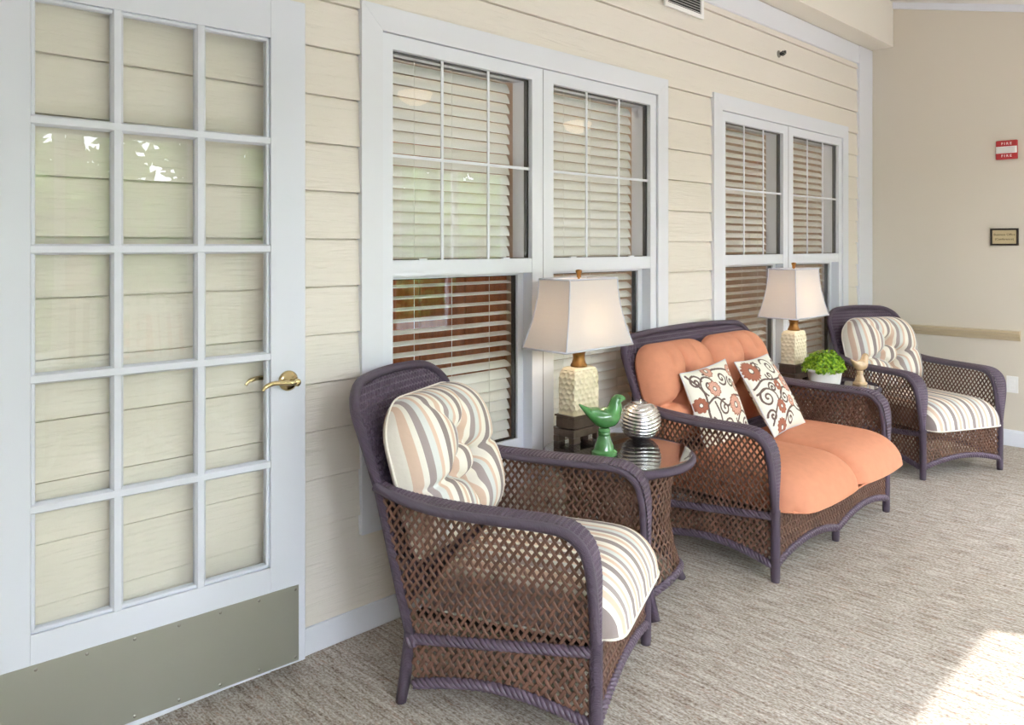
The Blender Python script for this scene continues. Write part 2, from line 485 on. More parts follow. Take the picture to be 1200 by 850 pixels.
# ------------------------------------------------------------------ wicker weave generator
def weave(name, mat, parent, S, inside, bounds, s, tan, width, thick, amp, ridged=True, step=0.5, twill=False):
    """strands of resin wicker on the surface S(a,b)->(point, normal), woven over and under, clipped to inside(a,b)"""
    a0, a1, b0, b1 = bounds
    if ridged: prof = [(-.5,0),(-.27,.5),(0,.12),(.27,.5),(.5,0),(.27,-.5),(0,-.12),(-.27,-.5)]
    else: prof = [(-.5,0),(-.2,.5),(.2,.5),(.5,0),(.2,-.5),(-.2,-.5)]
    n = len(prof); V = []; F = []
    def emit(run, fam, idx):
        if len(run) < 2: return
        base = len(V)
        pts = []
        for (a, b, w) in run:
            p, nn = S(a, b); 
            if twill:
                ph = (w + idx)/2.0
                h = amp*max(-1, min(1, 1.6*math.cos(PI*ph)))
            else:
                h = amp*math.cos(PI*(w+idx))
            if fam: h = -h
            pts.append((Vector(p)+Vector(nn)*h, Vector(nn)))
        m = len(pts)
        for i in range(m):
            t = (pts[min(i+1,m-1)][0]-pts[max(i-1,0)][0]).normalized()
            nn = pts[i][1]; side = nn.cross(t)
            if side.length < 1e-6: side = Vector((1,0,0))
            side.normalize(); nn = t.cross(side)
            for (x, y) in prof: V.append(pts[i][0]+side*(x*width)+nn*(y*thick))
        for i in range(m-1):
            for k in range(n):
                k2 = (k+1) % n
                F.append((base+i*n+k, base+i*n+k2, base+(i+1)*n+k2, base+(i+1)*n+k))
    for fam in (0, 1):
        sg = 1 if fam == 0 else -1
        # family 0: a - b/tan = i*s ; family 1: a + b/tan = j*s
        lo = a0 - (b1/tan if fam == 0 else -b0/tan); hi = a1 - (b0/tan if fam == 0 else -b1/tan)
        for i in range(math.floor(lo/s)-1, math.ceil(hi/s)+2):
            c = i*s
            # param b; w = (a + sg*b/tan)/s = (c + 2*sg*b/tan)/s
            db = step*s*tan/2
            k0 = math.floor(b0/db)-1; k1 = math.ceil(b1/db)+1
            run = []; prev = None
            for k in range(k0, k1+1):
                b = k*db; a = c + sg*b/tan; w = (c + 2*sg*b/tan)/s
                ins = a0 <= a <= a1 and b0 <= b <= b1 and inside(a, b)
                if prev is not None and ins != prev[3]:
                    lo_, hi_ = prev[1], b
                    for _ in range(6):
                        mid = (lo_+hi_)/2; am = c+sg*mid/tan
                        im = a0 <= am <= a1 and b0 <= mid <= b1 and inside(am, mid)
                        if im == prev[3]: lo_ = mid
                        else: hi_ = mid
                    e = (c+sg*lo_/tan, lo_, (c+2*sg*lo_/tan)/s)
                    if ins: run = [e]
                    else: run.append(e); emit(run, fam, i); run = []
                if ins: run.append((a, b, w))
                prev = (a, b, w, ins)
            if run: emit(run, fam, i)
    o = link_mesh(name, V, F, mat, parent, True)
    o['kind'] = 'stuff'
    return o

def braid(name, mat, parent, pts, r=0.0085, off=0.008, pitch=0.055):
    """plaited edge: three strands twisted along the path"""
    P = [Vector(p) for p in pts]
    # resample
    L = [0]
    for i in range(1, len(P)): L.append(L[-1]+(P[i]-P[i-1]).length)
    tot = L[-1]; m = max(8, int(tot/0.007))
    Q = []
    for k in range(m+1):
        d = tot*k/m
        i = max(0, min(len(P)-2, int(np.searchsorted(L, d))-1)); t = (d-L[i])/max(1e-9, L[i+1]-L[i])
        Q.append(P[i].lerp(P[i+1], t))
    mb = MB()
    for q in range(3):
        pl = []
        for k, c in enumerate(Q):
            T = (Q[min(k+1,m)]-Q[max(k-1,0)]).normalized()
            up = Vector((0,0,1)); n1 = (up-T*up.dot(T)).normalized(); n2 = T.cross(n1)
            a = 2*PI*(tot*k/m/pitch + q/3)
            pl.append(c + n1*math.cos(a)*off*1.25 + n2*math.sin(a)*off*0.8)
        mb.tube(pl, r, 6)
    o = mb.build(name, mat, parent, True, uv=True)
    o['kind'] = 'stuff'
    return o

# ================================================================== THE ROOM
X_END = 6.371; Y_OUT = -3.9; X_LEFT = -2.6
SLOPE = 0.24
def ceil_z(y): return 3.278 - SLOPE*(-0.19 - y)
# floor
V = [(X_LEFT-.2, Y_OUT-.2, -0.05), (X_END+.2, Y_OUT-.2, -0.05), (X_END+.2, 0.16, -0.05), (X_LEFT-.2, 0.16, -0.05)]
V += [(x, y, 0.0) for x, y, z in V]
tag(link_mesh('floor', V, [(0,3,2,1),(4,5,6,7),(0,1,5,4),(1,2,6,5),(2,3,7,6),(3,0,4,7)], M_CARPET),
    'beige and brown ribbed carpet across the whole sunroom', None, None, 'structure')
# house wall with the siding
WIN = [(1.614, 3.55), (4.014, 5.907)]        # outer edges of casings
Z_CB, Z_CT = 0.358, 2.285                    # casing bottom and top
FR_IN = 0.093
def win_open(k): return (WIN[k][0]+FR_IN, WIN[k][1]-FR_IN+0.015)
o1, o2 = win_open(0), win_open(1)
DOORWAY = (-0.52, 0.395)
xs = [X_LEFT-.2, DOORWAY[0], DOORWAY[1], o1[0], o1[1], o2[0], o2[1], X_END+.2]
zs = [0, 0.46, 2.195, 2.24, 3.6]
def solid(i, j):
    if i == 1 and j <= 2: return False
    if i in (3, 5) and j == 1: return False
    return True
Vw, Fw = grid_wall(xs, zs, solid, 0.0, 0.14)
wall_back = tag(link_mesh('wall_back', Vw, Fw, M_SID), 'cream lap-sided house wall with the two windows', None, None, 'structure')
# each lap board is a part of the wall
PITCH = 0.166; Z0 = 0.098
def board(x0, x1, z0, z1):
    yb, yt = -0.022, -0.011
    V = [(x0,yb,z0),(x1,yb,z0),(x1,yt,z1),(x0,yt,z1),(x0,0.0,z0),(x1,0.0,z0),(x1,0.0,z1),(x0,0.0,z1)]
    F = [(0,1,2,3),(0,4,5,1),(1,5,6,2),(3,2,6,7),(4,0,3,7)]
    link_mesh('siding_board', V, F, M_SID, wall_back)
for k in range(17):
    z0 = Z0 + PITCH*k; z1 = min(z0+PITCH-0.0055, 2.80)
    if z1 - z0 < 0.02: continue
    segs = []
    if k <= 1 or k >= 13:
        segs = [(0.44 if k < 13 else X_LEFT, 6.13)]
        if k <= 1: segs.append((X_LEFT, DOORWAY[0]-.09))
    else:
        segs = [(X_LEFT, DOORWAY[0]-.09), (0.44, WIN[0][0]+.02), (WIN[0][1]-.02, WIN[1][0]+.02), (WIN[1][1]-.02, 6.13)]
    for a, b in segs: board(a, b, z0, z1)
# trims on that wall
def trim(name, x0, x1, y0, y1, z0, z1, label, mat=M_TRIM, b=0.003):
    return tag(MB().bbox(x0, x1, y0, y1, z0, z1, b).build(name, mat), label, None, None, 'structure')
trim('baseboard_back', 0.44, 6.12, -0.024, -0.0005, 0, 0.096, 'white baseboard under the lap siding')
trim('trim_1', X_LEFT, 6.13, -0.03, -0.0005, 2.793, 2.93, 'white frieze board along the top of the lap siding')
trim('trim_2', 6.115, X_END-.001, -0.035, -0.0005, 0, 2.93, 'white corner board at the end of the lap siding')
trim('trim_3', DOORWAY[1]-.0, DOORWAY[1]+.045, -0.03, 0.14, 0, 2.24, 'white door jamb on the hinge side')
trim('trim_4', DOORWAY[0]-.09, DOORWAY[0]-.0, -0.03, 0.14, 0, 2.24, 'white door jamb on the far side of the doorway')
trim('trim_5', DOORWAY[0]-.09, DOORWAY[1]+.045, -0.03, 0.14, 2.241, 2.33, 'white head casing over the doorway')
# soffit box over the siding
soff = tag(MB().box(X_LEFT-.2, X_END-.002, -0.19, -0.0005, 2.935, 3.55).build('trim_6', M_SOFFIT), 'cream boxed soffit running along the top of the sided wall', None, None, 'structure')
# end wall
tag(MB().box(X_END, X_END+.14, Y_OUT-.2, 0.14, 0, 3.7).build('wall_right', M_BEIGE), 'plain beige end wall with the fire strobe and sign', None, None, 'structure')
# end wall trims
mb = MB()
def prism_y(mb, prof, y0, y1):
    n = len(prof); V = [(p[0], y0, p[1]) for p in prof] + [(p[0], y1, p[1]) for p in prof]
    mb.add(V, [tuple(range(n)), tuple(range(2*n-1, n-1, -1))] + [(i, i+n, (i+1)%n+n, (i+1)%n) for i in range(n)])
xe = X_END-0.001
prism_y(mb, [(xe,.735),(xe-.012,.738),(xe-.016,.752),(xe-.030,.768),(xe-.034,.785),(xe-.046,.79),(xe-.046,.806),(xe,.806)], -0.002, -1.035)
tag(mb.build('trim_7', M_RAIL), 'tan moulded chair rail on the beige end wall', None, None, 'structure')
mb = MB(); prism_y(mb, [(xe,0),(xe-.016,0),(xe-.016,.095),(xe-.008,.11),(xe,.112)], -0.04, -1.62)
tag(mb.build('baseboard_right', M_TRIM), 'white baseboard along the beige end wall', None, None, 'structure')
# vaulted ceiling
yb_, yf_ = 0.14, Y_OUT-.2
V = [(X_LEFT-.2, yb_, ceil_z(yb_)), (X_END+.2, yb_, ceil_z(yb_)), (X_END+.2, yf_, ceil_z(yf_)), (X_LEFT-.2, yf_, ceil_z(yf_))]
V += [(x, y, z+.08) for x, y, z in V]
tag(link_mesh('ceiling', V, [(0,1,2,3),(7,6,5,4),(0,4,5,1),(1,5,6,2),(2,6,7,3),(3,7,4,0)], M_CEIL), 'white sloping sunroom ceiling', None, None, 'structure')
# crown strip where ceiling meets end wall
mb = MB()
V = []
for y in (-0.19, Y_OUT):
    z = ceil_z(y); V += [(xe-.02, y, z-.001), (xe, y, z-.001), (xe, y, z-.05), (xe-.02, y, z-.05)]
mb.add(V, [(0,1,2,3),(7,6,5,4),(0,4,5,1),(1,5,6,2),(2,6,7,3),(3,7,4,0)])
tag(mb.build('trim_8', M_TRIM), 'white crown strip under the sloping ceiling', None, None, 'structure')
# outer wall with the big sunroom openings (the light of the room)
opens = [(-1.05, -0.15), (0.25, 2.1), (2.40, 4.25), (4.72, 6.25)]
xs = [X_LEFT-.2]
for a, b in opens: xs += [a, b]
xs.append(X_END+.2)
zs = [0, 0.5, 2.242, 2.8]
Vw, Fw = grid_wall(xs, zs, lambda i, j: not (i % 2 == 1 and j == 1), Y_OUT-.14, Y_OUT)
tag(link_mesh('wall_front', Vw, Fw, M_BEIGE), 'outer sunroom wall pierced by wide window openings', None, None, 'structure')
for n, (a, b) in enumerate(opens):
    w = tag(empty('window_%d' % (n+3), ((a+b)/2, Y_OUT-.07, 0.5)), 'white framed sunroom window opening facing the garden', None, None, 'structure')
    Vw, Fw = grid_wall([a, a+.05, (a+b)/2-.03, (a+b)/2+.03, b-.05, b], [0.5, 0.55, 2.192, 2.242], lambda i, j: not (i in (1, 3) and j == 1), Y_OUT-.10, Y_OUT-.04)
    f = link_mesh('window_frame', [(x-(a+b)/2, y-(Y_OUT-.07), z-.5) for x, y, z in Vw], Fw, M_VINYL, w)
# left wall
tag(MB().box(X_LEFT-.14, X_LEFT, Y_OUT-.2, 0.14, 0, 3.7).build('wall_left', M_BEIGE), 'plain beige side wall of the sunroom', None, None, 'structure')

# ------------------------------------------------------------------ windows in the sided wall
def quad_prism(mb, pts, y0, y1):
    n = len(pts); V = [(x, y0, z) for x, z in pts] + [(x, y1, z) for x, z in pts]
    mb.add(V, [tuple(range(n)), tuple(range(2*n-1, n-1, -1))] + [(i, i+n, (i+1)%n+n, (i+1)%n) for i in range(n)])
def window(name, k, label):
    xa, xb = WIN[k]; W = tag(empty(name, ((xa+xb)/2, 0, Z_CB)), label, None, None, 'structure')
    ox, oz = (xa+xb)/2, Z_CB
    def P(mb, nm, mat, par=W, smoothf=False):
        mb.V = [(x-ox, y, z-oz) for x, y, z in mb.V]; return mb.build(nm, mat, par)
    c = 0.092; zb, zt = Z_CB, Z_CT
    y0, y1 = -0.034, -0.0005
    mb = MB(); quad_prism(mb, [(xa,zb),(xa+c,zb+c),(xa+c,zt-c),(xa,zt)], y0, y1); P(mb, 'casing_board', M_TRIM)
    mb = MB(); quad_prism(mb, [(xb,zb),(xb,zt),(xb-c,zt-c),(xb-c,zb+c)], y0, y1); P(mb, 'casing_board', M_TRIM)
    mb = MB(); quad_prism(mb, [(xa+.001,zt),(xa+c+.001,zt-c),(xb-c-.001,zt-c),(xb-.001,zt)], y0, y1); P(mb, 'casing_board', M_TRIM)
    mb = MB(); quad_prism(mb, [(xa+.001,zb),(xb-.001,zb),(xb-c-.001,zb+c),(xa+c+.001,zb+c)], y0, y1); P(mb, 'casing_board', M_TRIM)
    # vinyl frame with the two lights
    fx0, fx1 = xa+c+.003, xb-c-.003; fz0, fz1 = zb+c+.003, zt-c-.003
    mid = (fx0+fx1)/2; mw = 0.070; jw = 0.050
    L = [(fx0+jw, mid-mw), (mid+mw, fx1-jw)]
    gz0, gz1 = fz0+0.045, fz1-0.055
    Vw, Fw = grid_wall([fx0, L[0][0], L[0][1], L[1][0], L[1][1], fx1], [fz0, gz0, gz1, fz1], lambda i, j: not (i in (1,3) and j == 1), -0.022, 0.10)
    mb = MB(); mb.add(Vw, Fw); P(mb, 'window_frame', M_VINYL)
    mb = MB().box(mid-.002, mid+.002, -0.0235, -0.0219, fz0+.002, fz1-.002); P(mb, 'frame_seam', principled('seam_'+name, (0.35,0.36,0.4), 0.6))
    zr0, zr1 = 1.283, 1.345
    for n, (a, b) in enumerate(L):
        # upper sash: pane, muntins, dark gasket behind the pane, meeting rail
        up = empty('sash', (0,0,0), 0, W)
        q = MB().box(a+.0005, b-.0005, -0.0205, 0.03, zr0, zr1); P(q, 'meeting_rail', M_VINYL, up)
        P(MB().box(a+.001, b-.001, -0.004, 0.0, zr1+.0005, gz1-.001), 'pane', M_GLASS, up)
        for t in (1/3, 2/3):
            x = a+(b-a)*t; P(MB().box(x-.006, x+.006, -0.009, -0.0045, zr1+.001, gz1-.001), 'muntin', M_VINYL, up)
        zm = (zr1+gz1)/2; P(MB().box(a+.001, b-.001, -0.0085, -0.0042, zm-.006, zm+.006), 'muntin', M_VINYL, up)
        Vw, Fw = grid_wall([a+.0008, a+.006, b-.006, b-.0008], [zr1+.0008, zr1+.004, gz1-.004, gz1-.0008], lambda i, j: not (i == 1 and j == 1), 0.001, 0.024)
        mb = MB(); mb.add(Vw, Fw); P(mb, 'gasket', M_DARK, up)
        # lower sash, set back
        lo = empty('sash', (0,0,0), 0, W)
        st = 0.036
        Vw, Fw = grid_wall([a+.0008, a+st, b-st, b-.0008], [gz0+.0008, gz0+.05, zr0-.012, zr0-.0008], lambda i, j: not (i == 1 and j == 1), 0.032, 0.062)
        mb = MB(); mb.add(Vw, Fw); P(mb, 'sash_frame', M_VINYL, lo)
        P(MB().box(a+st+.001, b-st-.001, 0.040, 0.044, gz0+.051, zr0-.013), 'pane', M_GLASS, lo)
        Vw, Fw = grid_wall([a+st+.0008, a+st+.008, b-st-.008, b-st-.0008], [gz0+.0508, gz0+.055, zr0-.016, zr0-.0128], lambda i, j: not (i == 1 and j == 1), 0.0445, 0.066)
        mb = MB(); mb.add(Vw, Fw); P(mb, 'gasket', M_DARK, lo)
        for t in (0.2, 0.8):
            if k == 0: P(MB().box(a+(b-a)*t-.02, a+(b-a)*t+.02, -0.014, -0.0045, zr1+.0005, zr1+.006), 'sash_lock', M_VINYL, up)
    return L, gz0, gz1
LIGHTS = []
for n, lab in enumerate(('white double window behind the striped chair nearest the door', 'white double window behind the far lamp near the end wall')):
    LIGHTS.append(window('window_%d' % (n+1), n, lab))

# ------------------------------------------------------------------ venetian blinds inside the windows
def blind(k, n, label, tilt):
    (a, b) = LIGHTS[k][0][n]; gz0, gz1 = LIGHTS[k][1], LIGHTS[k][2]
    xa = a+.012; xb = b-.03 if n == 0 else b-.02
    cx = (xa+xb)/2; w = (xb-xa)/2
    root = tag(empty('venetian_blind', (cx, 0.10, gz0)), label, 'blind', 'white slatted blinds behind the windows')
    MB().box(-w, w, -.026, .026, gz1-gz0-.0, gz1-gz0+.045).build('headrail', M_SLAT, root)
    proto = {}
    z = gz1 - 0.03; i = 0
    while z > gz0+.035:
        t = round(tilt(z)/4)*4
        if t not in proto:
            r = math.radians(t); h = 0.025; mb = MB(); rings = []
            pr = []
            for q in range(5):
                u = -1+q/2; pr.append((u*h, 0.004*(1-u*u)))
            V = []
            for x in (-w, w):
                for (u, c) in pr: V.append((x, u*math.cos(r)-c*math.sin(r), -u*math.sin(r)*-1 + c*math.cos(r)))
                for (u, c) in reversed(pr): V.append((x, u*math.cos(r)-(c-.0025)*math.sin(r), u*math.sin(r)+(c-.0025)*math.cos(r)))
            m = 10
            F = [(q, (q+1)%m, (q+1)%m+m, q+m) for q in range(m)] + [tuple(range(m))[::-1], tuple(range(m, 2*m))]
            o = link_mesh('slat', V, F, M_SLAT, root); proto[t] = o; o.location = (0, 0, z-gz0)
        else:
            o = proto[t].copy(); COL.objects.link(o); o.parent = root; o.location = (0, 0, z-gz0)
        z -= 0.0455; i += 1
    MB().box(-w, w, -.022, .022, .004, .022).build('bottom_rail', M_SLAT, root)
    for fx in (-.55, .0, .6):
        MB().tube([(w*fx, -.029, .01), (w*fx, -.029, gz1-gz0)], 0.0013, 5).build('cord', M_SLAT, root)
    return root
def tilt_a(z): return interp(z, [0.5, .80, .93, 1.25, 1.34, 2.2], [58, 52, 12, 8, 64, 66])
def tilt_b(z): return interp(z, [0.5, .80, 1.25, 1.34, 2.2], [52, 46, 34, 64, 66])
def tilt_c(z): return interp(z, [0.5, .9, 1.25, 1.34, 2.2], [30, 16, 10, 36, 48])
blind(0, 0, 'white slatted blind showing orange wood, behind the striped chair', tilt_a)
blind(0, 1, 'white slatted blind behind the lamp with the green bird', tilt_b)
blind(1, 0, 'white slatted blind behind the far window half nearer the loveseat', tilt_c)
blind(1, 1, 'white slatted blind behind the window half nearest the end wall', tilt_c)

# ------------------------------------------------------------------ rooms seen through the blinds
def slab(name, x0, x1, y0, y1, z0, z1, label): return tag(MB().box(x0, x1, y0, y1, z0, z1).build(name, M_INT), label, None, None, 'structure')
slab('wall_room_back', -0.9, 6.6, 3.0, 3.1, 0, 2.7, 'tan back wall of the rooms behind the windows')
slab('wall_room_partition', 3.74, 3.82, .142, 2.999, 0, 2.7, 'tan partition between the rooms behind the windows')
slab('wall_room_side', -1.0, -0.9, .142, 3.1, 0, 2.7, 'tan side wall of the room behind the door')
slab('wall_room_end', 6.6, 6.7, .142, 3.1, 0, 2.7, 'tan end wall of the room behind the far window')
slab('floor_room', -1.0, 6.7, .142, 3.1, -.06, -.001, 'tan floor of the rooms behind the windows')
slab('ceiling_room', -1.0, 6.7, .142, 3.1, 2.701, 2.78, 'tan ceiling of the rooms behind the windows')
def point(name, loc, e, col, r=0.06, parent=None):
    d = bpy.data.lights.new(name, 'POINT'); d.energy = e; d.color = col; d.shadow_soft_size = r
    o = bpy.data.objects.new(name, d); COL.objects.link(o); o.location = loc
    if parent: o.parent = parent
    return o
def cabinet(x, y, w, h, label):
    c = tag(empty('wooden_cabinet', (x, y, 0)), label, 'cabinet')
    MB().box(-w/2, w/2, 0, .45, 0, h).build('body', M_WOODI, c)
    for q in range(4):
        xa = -w/2+.02+q*(w-.04)/4
        d = MB().bbox(xa+.006, xa+(w-.04)/4-.006, -.02, -.0005, .06, h-.05).build('door', M_WOODI, c)
        MB().lathe([(.004,0),(.010,.012),(.012,.02),(.006,.026)], 10).build('knob', M_BRASS, d).matrix_local = Matrix.Translation((xa+.05, -.02, h*.5)) @ Matrix.Rotation(PI/2, 4, 'X')
    return c
cabinet(2.95, 1.35, 1.5, 2.05, 'tall reddish wood cabinet seen through the blind behind the striped chair')
cabinet(5.9, 1.5, 1.2, 1.6, 'reddish wood cabinet seen through the far window blind')

# ------------------------------------------------------------------ french door folded back against the wall
DOOR = tag(empty('door_1', (0.420, -0.042, 0.0), math.radians(-3.6)), 'white fifteen-pane french door folded open against the lap siding', None, None, 'structure')
DW, DZ0, DZ1, DT = 0.93, 0.037, 2.20, 0.040
gx = [(0.146, 0.343), (0.376, 0.575), (0.608, 0.810)]
GZ0, PH, MZ = 0.370, 0.3152, 0.030
gz = [(GZ0+i*(PH+MZ), GZ0+i*(PH+MZ)+PH) for i in range(5)]
x0g, x1g, z0g, z1g = gx[0][0], gx[2][1], gz[0][0], gz[4][1]
MB().bbox(0, x0g-.0, 0, DT, DZ0, DZ1, .002).build('stile', M_DOOR, DOOR)
MB().bbox(x1g, DW, 0, DT, DZ0, DZ1, .002).build('stile', M_DOOR, DOOR)
MB().box(x0g, x1g, 0, DT, z1g, DZ1).build('rail', M_DOOR, DOOR)
MB().box(x0g, x1g, 0, DT, DZ0, z0g).build('rail', M_DOOR, DOOR)
YG = DT/2
def muntin_h(z0, z1, xa, xb):
    zc = (z0+z1)/2; mb = MB()
    for s, yo in ((-1, 0.002), (1, DT-.002)):
        pr = [(z0, YG+s*.003), (z0, YG+s*.007), (zc-.009, yo), (zc+.009, yo), (z1, YG+s*.007), (z1, YG+s*.003)]
        n = len(pr); V = [(xa, y, z) for z, y in pr]+[(xb, y, z) for z, y in pr]
        mb.add(V, [tuple(range(n)), tuple(range(2*n-1, n-1, -1))]+[(i, (i+1)%n, (i+1)%n+n, i+n) for i in range(n)])
    return mb.build('muntin', M_DOOR, DOOR)
def muntin_v(xa, xb, z0, z1):
    xc = (xa+xb)/2; mb = MB()
    for s, yo in ((-1, 0.0032), (1, DT-.0032)):
        pr = [(xa, YG+s*.003), (xa, YG+s*.007), (xc-.009, yo), (xc+.009, yo), (xb, YG+s*.007), (xb, YG+s*.003)]
        n = len(pr); V = [(x, y, z0) for x, y in pr]+[(x, y, z1) for x, y in pr]
        mb.add(V, [tuple(range(n)), tuple(range(2*n-1, n-1, -1))]+[(i, (i+1)%n, (i+1)%n+n, i+n) for i in range(n)])
    return mb.build('muntin', M_DOOR, DOOR)
for i in range(4): muntin_h(gz[i][1], gz[i+1][0], x0g, x1g)
for j in range(2): muntin_v(gx[j][1], gx[j+1][0], z0g, z1g)
# glazing bead round the glazed field
for s in (0, 1):
    for (a, b, c, d) in ((x0g, x0g+.012, z0g, z1g), (x1g-.012, x1g, z0g, z1g), (x0g, x1g, z0g, z0g+.012), (x0g, x1g, z1g-.012, z1g)):
        MB().bbox(a, b, .008 if s == 0 else YG+.003, YG-.003 if s == 0 else DT-.008, c, d, .003).build('glazing_bead', M_DOOR, DOOR)
pane_me = None
for i in range(5):
    for j in range(3):
        if pane_me is None:
            p = MB().box(0, .205, YG-.002, YG+.002, 0, PH+.006).build('pane', M_DGLASS, DOOR); pane_me = p
        else:
            p = pane_me.copy(); COL.objects.link(p); p.parent = DOOR
        p.location = ((gx[j][0]+gx[j][1])/2-.1025, 0, gz[i][0]-.003)
kp = MB().box(.022, .905, -.0025, -.0003, .045, .291).build('kick_plate', M_STEEL, DOOR)
for i in range(8):
    for z in (.058, .278):
        x = .034+(.859)*i/7
        MB().lathe([(.0045, 0), (.0045, .0012), (.002, .0024)], 10).build('screw', M_SCREW, kp).matrix_local = Matrix.Translation((x, -.0025, z)) @ Matrix.Rotation(PI/2, 4, 'X')
for s in (1, -1):                                     # lever handles on both faces
    yf = 0 if s == 1 else DT
    h = empty('door_handle', (.868, yf, .963), 0, DOOR)
    mb = MB().lathe([(.002,0),(.033,.001),(.033,.006),(.026,.010),(.014,.013),(.012,.026)], 28)
    r = mb.build('rose', M_BRASS, h, True); r.rotation_euler = (PI/2*s, 0, 0)
    k = lambda y: -y*s if s == 1 else y*.52
    path = catmull([(0,k(.026),0),(-.0,k(.052),0),(-.012,k(.060),0.001),(-.04,k(.060),.004),(-.075,k(.058),.006),(-.1,k(.060),-.001),(-.112,k(.062),-.012)], 6)
    MB().tube(path, [.0085]*8+[.0075]*(len(path)-14)+[.006]*6, 10).build('lever', M_BRASS, h, True)
    MB().lathe([(.012,0),(.013,.01),(.010,.016),(.003,.0165)], 16).build('knob_cap', M_BRASS, h, True).matrix_local = Matrix.Translation((0.006, k(.046), 0.0)) @ Matrix.Rotation(PI/2*s, 4, 'X')
for z in (.28, 1.1, 1.95):
    MB().tube([(-.004, -.004, z), (-.004, -.004, z+.1)], .006, 8).build('hinge', M_BRASS, DOOR)

# ------------------------------------------------------------------ wicker seats
def ypost(z): return interp(z, [0.0, 0.20, 0.65, 0.95], [0.565, 0.585, 0.70, 0.815])
ARM = [(0.0,0.05),(0.0,0.20),(0.0,0.40),(0.004,0.50),(0.022,0.565),(0.065,0.603),(0.13,0.615),(0.26,0.615),(0.42,0.615),(0.56,0.622),(0.65,0.637),(0.705,0.655)]
Y0 = 0.31                                             # local origin: middle of the footprint
def make_seat(root, hw, feet, arches, cush):
    arm = [tuple(p) for p in catmull(ARM, 6)]
    def flare(yb, z): return 0.048*smooth(0.22, 0.60, z)*(1-0.75*smooth(0.42, 0.70, yb))
    def inn(yb, z): return 0.034*smooth(0.26, 0.55, z)*(1-0.3*smooth(0.5, 0.7, yb))
    for s in (-1, 1):
        # tubes
        outer = [(s*(hw+flare(y, z)), y-Y0, z) for y, z in arm]
        MB().tube(outer, 0.0155, 10).build('arm_frame', M_WRAP, root, True, uv=True)
        inner = [(s*(hw-inn(y, z)), y-Y0+0.004, z-.001) for y, z in arm if z > 0.27 or y > 0.1]
        MB().tube(inner, 0.012, 10).build('arm_frame', M_WRAP, root, True, uv=True)
        # woven arm top between the two tubes
        L = [0]
        for i in range(1, len(arm)): L.append(L[-1]+math.hypot(arm[i][0]-arm[i-1][0], arm[i][1]-arm[i-1][1]))
        ya = [p[0] for p in arm]; za = [p[1] for p in arm]
        def Sband(a, b):
            y = interp(a, L, ya); z = interp(a, L, za); y2 = interp(a+.004, L, ya); z2 = interp(a+.004, L, za)
            if a+.004 >= L[-1]: y2 = y; z2 = z; y = interp(a-.004, L, ya); z = interp(a-.004, L, za)
            t = Vector((0, y2-y, z2-z)).normalized(); n = Vector((0, -t.z, t.y))
            x0 = hw-inn(y, z); x1 = hw+flare(y, z); crown = 0.010+0.004*math.sin(PI*min(1, max(0, b)))
            return Vector((s*(x0+(x1-x0)*b), y-Y0, z))+n*crown, n
        def Sband_m(a, b): return Sband(a, b/0.09)
        weave('arm_weave', M_FINE, root, Sband_m, lambda a, b: True, (0.22, L[-1], 0.003, 0.087), 0.0145, 0.9, 0.0105, 0.003, 0.0022, ridged=False, step=1.0)
        # side panel, upper and lower
        mid = lambda y: 0.272-0.07*(y/0.595)
        bot = lambda y: 0.066+0.045*math.sin(PI*min(1, max(0, y/0.58)))
        up_poly = [(y, z) for y, z in arm if z > mid(0)+.005 or y > .2] + [(ypost(z), z) for z in (0.6, 0.5, 0.4, 0.3, 0.21)]
        up_poly += [(y, mid(y)) for y in np.linspace(0.58, 0.0, 8)]
        def Sside(a, b):
            return Vector((s*(hw+0.55*flare(a, b)), a-Y0, b)), Vector((s, 0, 0))
        weave('side_weave', M_WEAVE, root, Sside, pip(up_poly), (0.0, 0.72, 0.19, 0.66), 0.0280, 1.36, 0.0100, 0.0036, 0.0026)
        lo_poly = [(0, mid(0)), (0.585, mid(.585)), (0.575, 0.07)] + [(y, bot(y)) for y in np.linspace(0.57, 0, 10)]
        weave('skirt_weave', M_WEAVE, root, lambda a, b: (Vector((s*hw, a-Y0, b)), Vector((s, 0, 0))), pip(lo_poly), (0.0, 0.6, 0.05, 0.28), 0.0280, 1.36, 0.0128, 0.0038, 0.0028)
        braid('braid', M_FINE, root, [(s*(hw+.004), y-Y0, mid(y)) for y in np.linspace(0, .585, 12)])
        braid('braid', M_FINE, root, [(s*(hw+.004), y-Y0, bot(y)) for y in np.linspace(0, .575, 14)])
        # legs
        MB().tube([(s*hw, -Y0, 0), (s*hw, -Y0, .02), (s*hw, -Y0, .30)], [.017, .019, .020], 12).build('leg', M_WRAP, root, True, uv=True)
        MB().tube([(s*(hw+.0), .62-Y0, 0), (s*hw, .605-Y0, .08), (s*hw, .588-Y0, .22)], [.017, .019, .018], 12).build('leg', M_WRAP, root, True, uv=True)
    for x in feet:
        MB().tube([(x, -Y0+.016, 0), (x, -Y0+.016, .02), (x, -Y0+.016, .10)], [.016, .018, .018], 12).build('leg', M_WRAP, root, True, uv=True)
    # front skirt
    def fb(x):
        t = (x+hw)/(2*hw)*arches; return 0.068+0.05*abs(math.sin(PI*t))**0.8
    poly = [(-hw, .285), (hw, .285)] + [(x, fb(x)) for x in np.linspace(hw, -hw, 40)]
    weave('front_weave', M_WEAVE, root, lambda a, b: (Vector((a, -Y0, b)), Vector((0, -1, 0))), pip(poly), (-hw, hw, .05, .29), 0.0245, 1.5, 0.0105, 0.0038, 0.0028)
    braid('braid', M_FINE, root, [(x, -Y0-.004, fb(x)) for x in np.linspace(-hw, hw, 48)])
    MB().tube([(-hw, -Y0, .287), (hw, -Y0, .287)], 0.010, 10).build('front_rail', M_WRAP, root, True, uv=True)
